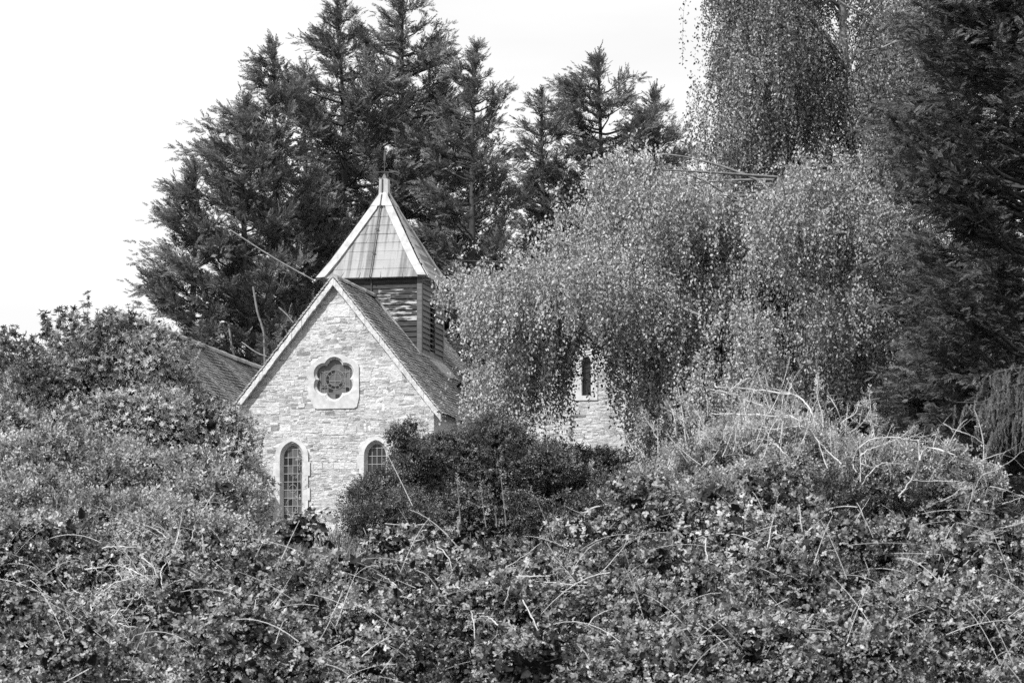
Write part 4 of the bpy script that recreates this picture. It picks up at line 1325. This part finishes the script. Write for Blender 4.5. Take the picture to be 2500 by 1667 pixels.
# ------------------------------------------------------------------ shrubs in front of the church
bush('evergreen_shrub', 'dark rounded evergreen shrub hiding the right foot of the gable', [E(1180, 1150, 112, 230, 115, 1.6), E(955, 1225, 112, 110, 70, 1.1), E(1120, 1125, 112, 110, 60, 1.2), E(1330, 1190, 113, 170, 90, 1.4), E(1470, 1180, 113, 120, 85, 1.2), E(1380, 1150, 114, 120, 60, 1.0), E(1190, 1078, 112, 75, 55, 1.2), E(900, 1230, 111, 55, 50, .7), E(1080, 1260, 111, 220, 70, 1.0), E(1330, 1270, 111, 240, 70, 1.0), E(960, 1290, 110, 150, 60, .8), E(1500, 1250, 112, 120, 90, 1.0)],
     230, 46000, T_SPR, (.07, .12), 'laurel', 51, rs=(.3, .7), gap=.4, stems=16, tone0=.5)
bush('sparse_shrub', 'thin leafy sprays standing in front of the wall beside the right lancet', [E(975, 1070, 110, 28, 38, .3), E(1005, 1060, 110, 30, 35, .3), E(990, 1105, 110, 40, 30, .3)], 9, 420, T_SPR, (.07, .1), 'laurel', 52, rs=(.15, .28), gap=0, stems=1)
root, C1, R1 = bush('leafy_shrub', 'large pale evergreen shrub with leaf rosettes at the left, hiding the nave end',
     [E(300, 930, 82, 190, 150, 1.5), E(130, 980, 82, 140, 110, 1.3), E(400, 1000, 82, 110, 110, 1.2), E(360, 900, 82, 90, 70, .9), E(300, 840, 82, 90, 60, .8), E(530, 1090, 80, 90, 110, 1.1), E(560, 1200, 79, 80, 90, 1.0), E(30, 1040, 81, 90, 100, 1.2), E(360, 1060, 80, 240, 110, 1.4), E(590, 1120, 79, 45, 60, .7)],
     230, 46000, T_ROS[:3] + T_SPR, (.04, .072), 'shrub', 53, rs=(.25, .68), gap=.4, gs=3.0, stems=24, tone0=.5, shell=.5)
# shoots with rosettes rising above it
def leafy_shoot(name, label, pts, Y, seed, sz=(.05, .08), tm=T_ROS, mat='shrub', rad=.008, step=.07, jit=.03, group=None, cat='shoot', smat='bark', tone0=.4, root=None):
    r = np.random.default_rng(seed); P = smooth_path([at(x, y, Y) for x, y in pts], 6); o_ = P[0]
    if root is None:
        root = empty(name, o_); tag(root, label, cat, group)
    L = np.r_[0, np.cumsum(np.linalg.norm(np.diff(P, axis=0), axis=1))]
    s_ = np.arange(step, L[-1], step); q = np.stack([np.interp(s_, L, P[:, i]) for i in range(3)], -1) + r.normal(0, jit, (len(s_), 3))
    q = np.vstack([q, P[-1:]])
    d = norm(r.normal(0, .6, (len(q), 3)) + np.array([0, 0, .6])); d[-1] = [0, 0, 1]
    V, Fq, T = scatter(tm, q - o_, frames(d, rand_dirs(len(q))), r.uniform(sz[0], sz[1], len(q)), np.clip(r.normal(tone0, .2, len(q)), 0, 1))
    mesh_obj('leaves', V, Fq, M[mat], root, T)
    tb = Tubes(); tb.add(P - o_, np.linspace(rad, rad * .5, len(P)), 4, .7); tb.build('stem', M[smat], root)
    return root
r = np.random.default_rng(131); so = np.array(root.location); tb = Tubes(); P_ = []; D_ = []
for k in range(120):
    x0 = r.uniform(-30, 420); y0 = np.interp(x0, [-30, 0, 100, 160, 220, 300, 380, 420], [940, 930, 900, 880, 830, 790, 830, 880]) + r.uniform(-10, 40); Y_ = r.uniform(80.5, 83.5)
    l = r.uniform(35, 130) if x0 < 230 else r.uniform(15, 50); a = r.normal(-.25, .35)
    p0 = at(x0, y0, Y_); p2 = at(x0 + l * math.sin(a), y0 - l * math.cos(a), Y_); C_ = bez(p0, (p0 + p2) / 2 + r.normal(0, .04, 3), p2, 6)
    tb.add(C_ - so, np.linspace(.008, .003, 6), 3, .5)
    n = max(2, int(l / 9)); t = np.r_[r.uniform(.15, 1, n), 1.0]
    P_.append(np.stack([np.interp(t, np.linspace(0, 1, 6), C_[:, i]) for i in range(3)], -1) + r.normal(0, .03, (n + 1, 3))); D_.append(norm(r.normal(0, .5, (n + 1, 3)) + np.array([-.1, 0, .8])))
tb.build('twig', M['bark'], root); P_ = np.concatenate(P_); D_ = np.concatenate(D_)
V, Fq, T = scatter(T_ROS, P_ - so, frames(D_, rand_dirs(len(P_))), r.uniform(.055, .09, len(P_)), r.uniform(0, .6, len(P_)))
mesh_obj('shoot_leaves', V, Fq, M['shrub'], root, T)
GS = 'leafy shoots sticking out of the left shrub against the sky'
SH = [([(180, 880), (140, 820), (107, 775)], 'leafy shoot above the left shrub, tip highest of the outer left ones'), ([(200, 860), (172, 800), (155, 767)], 'leafy shoot above the left shrub with two leaf whorls near its tip'),
      ([(150, 900), (60, 850), (20, 822)], 'leafy shoot above the left shrub leaning to the left edge, upper one'), ([(120, 930), (40, 880), (5, 800)], 'leafy shoot crossing the left edge of the photo beside the shrub'),
      ([(250, 840), (240, 790), (238, 757)], 'upright leafy shoot above the middle of the left shrub'), ([(280, 830), (275, 785), (268, 757)], 'upright leafy shoot just left of the nave roof peak'),
      ([(310, 820), (312, 780), (314, 752)], 'leafy shoot rising in front of the nave roof peak'), ([(160, 900), (110, 870), (98, 850)], 'short leafy shoot low on the left flank of the shrub'),
      ([(110, 960), (40, 920), (8, 860)], 'dark leafy shoot at the left edge below the others'), ([(200, 850), (195, 820), (203, 798)], 'short upright leafy shoot near the top of the left shrub'),
      ([(130, 900), (75, 850), (50, 820)], 'leafy shoot between the two that lean to the left edge'), ([(400, 870), (480, 840), (545, 830)], 'loose spray of leaves in front of the nave roof tiles'),
      ([(560, 1120), (610, 1130), (665, 1175)], 'leafy spray in front of the wall left of the left lancet'), ([(540, 1180), (600, 1200), (655, 1165)], 'lower leafy spray reaching towards the left lancet')]
for k, (L, lab) in enumerate(SH):
    leafy_shoot('leafy_shoot', lab, L, 80 + .2 * k, 100 + k, group=GS, step=.045, jit=.06, tone0=.25)

bush('privet_hedge', 'pale small-leaved hedge in front of the large left shrub', [E(150, 1170, 68, 230, 100, 1.6), E(380, 1200, 67, 200, 90, 1.5), E(80, 1260, 66, 180, 90, 1.4), E(520, 1250, 66, 130, 80, 1.2), E(-10, 1150, 68, 110, 90, 1.3), E(300, 1290, 65, 260, 70, 1.3), E(60, 1350, 63, 200, 70, 1.2), E(450, 1340, 63, 200, 60, 1.2)],
     170, 26000, T_SPR, (.075, .125), 'hedge', 54, rs=(.25, .6), gap=.5, stems=14, tone0=.45, stem_mat='pale_bark')

# ------------------------------------------------------------------ bramble bank in the foreground
r = np.random.default_rng(61)
BX = [-200, 0, 400, 650, 800, 900, 1250, 1400, 1500, 1600, 1700, 1800, 1950, 2100, 2250, 2350, 2500, 2700]
BY = [1330, 1325, 1330, 1298, 1292, 1285, 1282, 1275, 1235, 1150, 1065, 1015, 1030, 1105, 1180, 1235, 1285, 1300]
NM = 125
mpx = r.uniform(-200, 2700, NM); mt = (np.arange(NM) * .618) % 1.0
mY = 48 + 14 * mt
mpy = 1800 - (1800 - np.interp(mpx, BX, BY) - 48) * mt
mc = at(mpx, mpy, mY) + r.normal(0, .15, (NM, 3))
Cb = []; Rb = []; bpx = []; bpyy = []
for k in range(NM):
    n = r.integers(6, 10); d = norm(r.normal(size=(n * 3, 3))); d = d[(d[:, 1] < .3) & (d[:, 2] > -.15)][:n]
    rad_ = np.array([r.uniform(.6, 1.15), r.uniform(.5, .9), r.uniform(.35, .6)])
    Cb.append(mc[k] + d * rad_); Rb.append(r.uniform(.18, .5, len(d))); bpx += [mpx[k]] * len(d); bpyy += [mpy[k]] * len(d)
Cb = np.concatenate(Cb); Rb = np.concatenate(Rb); bpx = np.array(bpx); bpyy = np.array(bpyy); N = len(Cb)
right = bpx > 1520
upper = right & (bpyy < 1270)
lowp = ~upper
bush('bramble_thicket', 'dense bramble thicket covering the whole foreground bank', None, 0, 125000, T_TRI + T_SPR[:2], (.033, .064), 'bramble', 62, sub=(Cb[lowp], Rb[lowp]), kind='stuff', cat='brambles', gap=.5, stems=3, tone0=.45, stem_mat='pale_bark', up=.1, rand=.8)
bush('hawthorn_shrub', 'pale small-leaved shrub mound with bare branches at the right', None, 0, 30000, T_SPR, (.055, .1), 'hedge', 63, sub=(Cb[upper], Rb[upper]), gap=.35, stems=10, tone0=.5, stem_mat='pale_bark')

# finer light sprays above the mound
G4 = 'pale upright shoots on the right mound'
def zp6(L): return [(1600 + x / 1.809, 800 + y / 1.809) for x, y in L]
SHO = [([(980, 640), (970, 500), (955, 400), (945, 290)], 'tall upright shoot with small leaves against the dark trees, right of the bare arches'),
       ([(735, 560), (738, 400), (715, 300), (720, 215)], 'tall pale shoot rising through the crown of bare arching branches'),
       ([(1450, 800), (1445, 650), (1450, 520), (1430, 420), (1410, 365)], 'lone thorny shoot against the dark conifer at the far right'),
       ([(130, 640), (135, 520), (120, 380), (100, 260)], 'leafy shoot at the left shoulder of the right mound'),
       ([(10, 640), (12, 560), (10, 430)], 'straight leafy shoot at the left foot of the right mound'),
       ([(380, 640), (378, 480), (372, 350)], 'pale leafy shoot below the longest bare branch'),
       ([(480, 600), (478, 480), (470, 380)], 'thin pale shoot in the middle of the bare branches, left one'),
       ([(640, 600), (650, 500), (625, 350)], 'thin pale shoot close left of the forked bare branch'),
       ([(830, 560), (840, 450), (850, 350)], 'short pale shoot close right of the forked bare branch'),
       ([(1050, 620), (1060, 520), (1050, 470)], 'short leafy shoot between the dark trees and the hooked branch'),
       ([(560, 620), (565, 520), (560, 300)], 'thin pale shoot in the middle of the bare branches, right one'),
       ([(200, 620), (205, 500), (215, 400)], 'leafy shoot a little right of the left shoulder of the mound')]
for k, (L, lab) in enumerate(SHO):
    leafy_shoot('pale_shoot', lab, zp6(L), 60.5 - .1 * k, 200 + k, sz=(.045, .08), tm=T_SPR, mat='shoot', rad=.009, step=.035, jit=.035, group=G4, smat='pale_bark', tone0=.6)
def zp7(L): return [(600 + x / 2.352, 1150 + y / 2.352) for x, y in L]
for k, (L, lab) in enumerate([([(1235, 300), (1225, 200), (1215, 50)], 'leafy upright shoot in front of the dark shrub, leftmost of three'), ([(1380, 320), (1365, 220), (1350, 100)], 'leafy upright shoot in front of the dark shrub, middle of three'),
                              ([(1495, 310), (1482, 180), (1466, 40)], 'almost bare upright shoot in front of the dark shrub, rightmost of three'),
                              ([(313, 480), (318, 300), (320, 120), (310, -60)], 'tall leafy shoot standing in front of the left lancet window'),
                              ([(1440, 320), (1438, 280), (1432, 235)], 'very short leafy shoot between the middle and rightmost of the three')]):
    leafy_shoot('bramble_shoot', lab, zp7(L), 63, 240 + k, sz=(.05, .08), tm=T_SPR, mat='shoot', rad=.008, step=.055 if k != 2 else .2, jit=.02, group='upright shoots above the bramble bank', smat='birch_bark', tone0=.55)

# bare branches: each clump of dead wood is one thing
def bare(name, label, lists, Y, rad, seed, conv=lambda L: L, twigs=2, tone=.8, cat='dead branch', group=None):
    if conv is not zp6 or conv(lists[0])[0][1] > 1200:
        qq = np.array([p for L in lists for p in conv(L)]); cr = np.interp(qq[:, 0], BX, BY) + 48
        Y = min(Y, float(np.min(48 + 14 * ((1800 - qq[:, 1]) / (1800 - cr)).clip(0, 1))) + .3)
    r = np.random.default_rng(seed); first = conv(lists[0])[0]; o_ = at(first[0], first[1], Y)
    root = empty(name, o_); tag(root, label, cat, group); tb = Tubes()
    for L in lists:
        L = conv(L); yy = Y + r.uniform(-.25, .25)
        P = smooth_path([at(x, y, yy + .12 * k * r.uniform(-1, 1)) for k, (x, y) in enumerate(L)], 5)
        P = P + r.normal(0, .005, P.shape)
        rr_ = rad * r.uniform(.6, 1.0)
        tb.add(P - o_, np.linspace(rr_, rr_ * .45, len(P)), 5, tone + r.uniform(-.2, .2))
        for k in range(twigs * max(1, len(L) - 1)):
            p = P[r.integers(len(P) // 4, len(P))]; d = norm(r.normal(size=3) * np.array([1, .5, 1]) + np.array([0, -.2, .1])); l = r.uniform(.04, .25)
            tb.add(bez(p, p + d * l * .5 + r.normal(0, .02, 3), p + d * l, 4) - o_, np.linspace(rr_ * .4, rr_ * .2, 4), 3, tone + r.uniform(-.3, .1))
    tb.build('wood', M['pale_bark'], root)
    return root
bare('bare_branches', 'pale leafless branches arching left out of the right mound',
     [[(705, 430), (690, 370), (640, 310), (590, 290), (500, 262), (440, 230), (380, 235), (330, 280), (305, 300)], [(740, 560), (700, 470), (620, 400), (560, 385), (470, 345), (400, 318), (330, 290), (235, 268), (200, 245)],
      [(705, 420), (690, 370), (660, 330)], [(590, 292), (450, 275), (340, 265), (270, 262), (260, 245)], [(610, 398), (480, 388), (350, 380), (250, 378)], [(690, 462), (640, 435), (500, 450), (410, 440)],
      [(760, 620), (720, 500), (705, 425)], [(590, 292), (600, 260), (598, 245)], [(310, 300), (280, 290), (235, 285)], [(600, 590), (560, 540), (510, 505), (450, 490), (400, 520)], [(820, 600), (770, 550), (700, 480)]], 57.6, .011, 301, zp6)
bare('bare_branches', 'forked leafless branch standing up right of the arches',
     [[(890, 640), (870, 600), (885, 520), (830, 420), (790, 330), (760, 300)], [(905, 680), (905, 560), (880, 490)], [(900, 530), (960, 490), (1060, 485), (1110, 490), (1180, 460)], [(1110, 490), (1180, 500), (1260, 506)], [(905, 570), (960, 530), (1050, 500), (1120, 455)],
      [(915, 690), (940, 650), (1000, 600), (1120, 600)], [(820, 420), (880, 380), (900, 330)], [(905, 600), (940, 610), (1000, 620)]], 57.3, .009, 302, zp6)
bare('bare_branches', 'hooked leafless branch bent over near the right edge',
     [[(1075, 745), (1140, 660), (1165, 580), (1200, 530), (1280, 545), (1340, 530)], [(1165, 580), (1165, 500), (1190, 480), (1205, 500)], [(1110, 655), (1150, 675), (1250, 675), (1340, 678)], [(1200, 530), (1270, 540), (1330, 565)], [(1280, 545), (1310, 530)]], 57.0, .011, 303, zp6)
bare('bare_branches', 'tangle of thin thorny stems at the far right against the dark conifer',
     [[(1380, 810), (1400, 730), (1450, 640)], [(1490, 790), (1495, 740), (1480, 710), (1440, 690)], [(1530, 780), (1628, 745)], [(1450, 580), (1500, 565), (1550, 548)], [(1445, 650), (1520, 620), (1628, 540)], [(1460, 520), (1380, 470), (1320, 450), (1270, 420)],
      [(1260, 770), (1340, 720), (1400, 690)], [(1480, 700), (1560, 720), (1628, 752)], [(1540, 880), (1628, 855)], [(1330, 860), (1420, 880), (1480, 900)], [(1450, 1060), (1470, 960), (1490, 900)]], 57.0, .007, 304, zp6, 4, .6)
bare('bramble_cane', 'pair of long pale canes leaning up the dark hollow of the right bank',
     [[(430, 1190), (470, 1080), (520, 850), (545, 730)], [(635, 780), (650, 900), (680, 1080), (690, 1180), (675, 1250)]], 54.5, .011, 305, zp6, 2)
bare('bramble_cane', 'curved thin cane at the left foot of the right bank', [[(220, 930), (230, 1060), (262, 1200)]], 54, .009, 306, zp6)
bare('dead_twig', 'small pale dead twig lying low in the right brambles, forked end', [[(695, 1430), (730, 1390), (800, 1300), (790, 1270)], [(800, 1300), (740, 1290), (690, 1300)]], 51.5, .009, 307, zp6)
bare('dead_twig', 'crooked pale stem hanging in the middle of the right brambles', [[(1100, 1400), (1135, 1340), (1110, 1280), (1080, 1200), (1110, 1120)]], 51.5, .009, 308, zp6)
bare('dead_twig', 'fan of pale dead twigs on the right part of the mound', [[(1285, 1105), (1280, 1050), (1200, 1000), (1150, 960)], [(1200, 1100), (1280, 1055), (1300, 930)], [(1280, 1050), (1220, 1040)]], 55.5, .009, 309, zp6)
def zp8(L): return [(x / 3.357, 1200 + y / 3.357) for x, y in L]
bare('dead_wood', 'pale tangle of dead bent stems in the left brambles, upper part',
     [[(880, 600), (940, 605), (1040, 625), (1130, 665), (1230, 720), (1310, 790), (1390, 890)], [(1300, 890), (1330, 800), (1325, 650), (1360, 570), (1345, 495)], [(1275, 860), (1260, 700), (1250, 530)], [(780, 885), (830, 830), (940, 745), (1060, 720), (1120, 680)],
      [(1030, 880), (1130, 875), (1210, 810)], [(1180, 840), (1190, 660), (1160, 590)], [(1160, 540), (1240, 600), (1300, 700)], [(840, 465), (930, 450), (1050, 455), (1160, 460)], [(950, 640), (1000, 720)], [(1080, 560), (1060, 640), (1100, 700)], [(700, 640), (830, 620), (900, 600)], [(1420, 740), (1500, 720), (1600, 690)]], 56, .010, 310, zp8, 4)
bare('dead_wood', 'pale tangle of dead bent stems in the left brambles, lower part',
     [[(530, 1270), (600, 1180), (690, 1155), (800, 1120)], [(800, 1120), (850, 1200), (900, 1290), (920, 1350)], [(745, 920), (740, 1000), (700, 1080), (650, 1105)], [(740, 1000), (870, 975)], [(520, 1060), (600, 990), (640, 930)], [(910, 1030), (950, 1000), (975, 960)],
      [(930, 990), (970, 1050), (1080, 1070)], [(860, 1240), (960, 1200), (1010, 1180), (1030, 1200), (960, 1250), (890, 1265)], [(970, 1080), (1050, 1105), (1140, 1110)], [(630, 1050), (700, 1110), (800, 1120)], [(590, 800), (660, 840), (740, 910)], [(860, 1030), (940, 1110)], [(1000, 970), (1060, 970)]], 54, .010, 311, zp8, 4)
bare('bare_sapling', 'two long thin bare stems rising through the left hedge towards the gable', [[(1560, 410), (1600, 280), (1650, 180), (1750, 10)], [(1390, 560), (1440, 430), (1480, 250), (1500, 100)], [(1670, 500), (1660, 380), (1650, 270)]], 58.5, .011, 312, zp8, 3, .7)
bare('bare_sapling', 'curved bare stem crossing the left hedge', [[(1190, 280), (1290, 320), (1370, 380), (1440, 450), (1550, 560)]], 58.8, .011, 313, zp8, 2, .6)
bare('bramble_cane', 'long nearly level cane at the left centre bottom', [[(1720, 1270), (1850, 1230), (2100, 1150), (2200, 1140), (2330, 1165)]], 51, .010, 314, zp8, 2)
bare('bramble_cane', 'long straight cane slanting up to the right at the left centre bottom', [[(1920, 1550), (2000, 1380), (2100, 1150), (2200, 950), (2340, 800)]], 50.6, .008, 315, zp8, 2, .5)
bare('dead_twig', 'bright dead twig lying above the longest level cane', [[(1660, 1195), (1780, 1160), (1900, 1110)], [(1835, 1200), (1870, 1160), (1920, 1130)]], 51, .009, 316, zp8, 2)
CC = [([[(755, 590), (830, 630), (900, 690), (950, 740), (1000, 745)], [(1000, 745), (1030, 850), (1060, 1000)]], 54, 'bent cane with pale catkin-like leaves in the centre of the thicket'),
      ([[(1100, 430), (1160, 490), (1190, 590), (1205, 690)]], 56, 'dark-tipped arching cane in the middle of the thicket'), ([[(1055, 705), (1070, 660), (1110, 610)]], 54.5, 'short bright twig left of the arching cane'),
      ([[(1400, 745), (1550, 720), (1700, 690), (1860, 690)], [(1570, 600), (1750, 603)], [(1480, 640), (1700, 635), (1900, 650), (2080, 665)], [(1500, 680), (1680, 660), (1800, 640)], [(1560, 620), (1650, 640), (1840, 655)]], 54.5, 'bundle of flattened pale dry stems right of centre'),
      ([[(1480, 820), (1495, 740), (1515, 660)]], 54, 'bright upright twig crossing the flattened stems'), ([[(1295, 800), (1312, 900), (1315, 1000), (1300, 1090)]], 51.5, 'pale upright stem near the bottom centre, the brightest one'),
      ([[(1435, 1020), (1440, 950), (1450, 880)], [(1450, 880), (1400, 840), (1350, 830)]], 51.8, 'pale forked stem beside the brightest bottom stem'), ([[(660, 1065), (740, 1000), (820, 950)]], 50.5, 'straight pale stick slanting at the lower centre left'),
      ([[(560, 1216), (610, 1160)], [(470, 1216), (530, 1150)]], 50, 'two pale stick ends at the bottom edge'), ([[(1950, 910), (2000, 840), (2120, 775)], [(1820, 995), (1900, 960), (1960, 900)]], 52.5, 'thin curved twig right of the bottom centre'),
      ([[(1870, 285), (1950, 230), (2070, 190), (2160, 170)]], 60, 'long cane arching up from the thicket crest to the right mound'), ([[(0, 945), (70, 920), (180, 915), (260, 945), (400, 985)]], 51, 'level cane below the left tangle of dead wood'),
      ([[(250, 1190), (400, 1010), (500, 820), (560, 680)]], 52, 'straight thin cane slanting beside the two stick ends'), ([[(700, 740), (850, 715), (950, 735)]], 54, 'short level cane meeting the bent cane'),
      ([[(1400, 590), (1500, 545), (1600, 480), (1700, 410)]], 56.5, 'cane slanting up right across the upper thicket'), ([[(1730, 410), (1850, 590), (1970, 820)]], 56, 'cane slanting down right from the thicket crest'),
      ([[(1590, 740), (1650, 850), (1700, 960), (1750, 1060)]], 53, 'dull cane hanging below the bundle of flattened stems'), ([[(800, 300), (940, 310), (1050, 305), (1110, 330)]], 61.5, 'cane lying along the crest below the dark shrub'),
      ([[(1920, 680), (2060, 560), (2200, 400)]], 56, 'thin cane slanting up towards the right mound'), ([[(60, 960), (120, 830), (240, 650)]], 54, 'thin cane slanting up below the left lancet')]
for k, (Ls, yy, lab) in enumerate(CC):
    bare('bramble_cane', lab, Ls, yy, .009, 330 + k, zp7, 2, .75, group='pale canes and dry stems in the bramble thicket')

# many fine stems all through the thicket
r = np.random.default_rng(91); tb = Tubes()
for k in range(800):
    i_ = r.integers(0, N); c = Cb[i_]; a = r.uniform(-1, 1) * 1.3 + (math.pi if r.random() < .5 else 0)
    d = np.array([math.cos(a), r.normal(0, .3), math.sin(a) * .9]); l = r.uniform(.15, .9)
    st = c + np.array([0, -Rb[i_] * 1.1, 0]) + r.normal(0, .15, 3); e = st + d * l; m_ = (st + e) / 2 + np.array([0, 0, r.uniform(0, .3) * l])
    tb.add(bez(st, m_, e, 7), np.linspace(.0055, .003, 7) * r.uniform(.6, 1.2), 3, r.uniform(0, 1.0))
o = tb.build('dry_stems', M['pale_bark'])
tag(o, 'countless fine dry stems woven through the bramble bank', 'stems', kind='stuff')

# spray of fine pale twigs standing out of the right mound
r = np.random.default_rng(93); hw_ = bpy.data.objects['hawthorn_shrub']; ho = np.array(hw_.location); tb = Tubes(); P_ = []; D_ = []
for k in range(130):
    x0 = r.normal(1850, 200); y0 = r.uniform(1000, 1120) + abs(x0 - 1850) * .12; Y_ = r.uniform(56, 60.5)
    l = r.uniform(30, 150) * math.exp(-((x0 - 1880) / 330) ** 2); a = r.normal(0, .28) + (x0 - 1880) / 900
    p0 = at(x0, y0, Y_); p2 = at(x0 + l * math.sin(a) * 1.3, y0 - l * math.cos(a), Y_ + r.normal(0, .3)); p1 = (p0 + p2) / 2 + r.normal(0, .06, 3)
    C_ = bez(p0, p1, p2, 6); tb.add(C_ - ho, np.linspace(.005, .002, 6), 3, r.uniform(.4, 1.1))
    if r.random() < .8:
        n = r.integers(6, 22); t = r.uniform(.1, 1, n); q = np.stack([np.interp(t, np.linspace(0, 1, 6), C_[:, i]) for i in range(3)], -1) + r.normal(0, .02, (n, 3))
        P_.append(q); D_.append(norm(r.normal(0, .6, (n, 3)) + np.array([0, 0, .4])))
tb.build('twig', M['pale_bark'], hw_)
P_ = np.concatenate(P_); D_ = np.concatenate(D_)
V, Fq, T = scatter(T_SPR, P_ - ho, frames(D_, rand_dirs(len(P_))), r.uniform(.03, .055, len(P_)), r.uniform(.2, 1, len(P_)))
mesh_obj('young_leaves', V, Fq, M['shoot'], hw_, T)
# rough grass and weeds on the slope up to the church
n = 26000
gx = r.uniform(-12, 14, n); gy = r.uniform(63, 130, n); gz_ = ground_z(gx, gy) + .02
B0 = np.stack([gx, gy, gz_], -1)
bl = [(np.array([(0, .012, 0), (0, -.012, 0), (.6, -.009, .05), (.6, .009, .05), (1, 0, .2)]), np.array([(0, 1, 2, 3), (3, 2, 4, 4)]), np.zeros(5)) for _ in range(2)]
bl = [(np.array([(0, .02, 0), (0, -.02, 0), (1, -.004, .2), (1, .004, .2)]), np.array([(0, 1, 2, 3)]), np.zeros(4))]
V, Fq, T = scatter(bl, B0, frames(norm(r.normal(0, .35, (n, 3)) + np.array([0, 0, 1.])), rand_dirs(n)), r.uniform(.25, .7, n), r.uniform(0, .3, n))
tag(mesh_obj('rough_grass', V, Fq, M['hedge'], None, T), 'long rough grass on the slope between the brambles and the church', 'grass', kind='stuff')
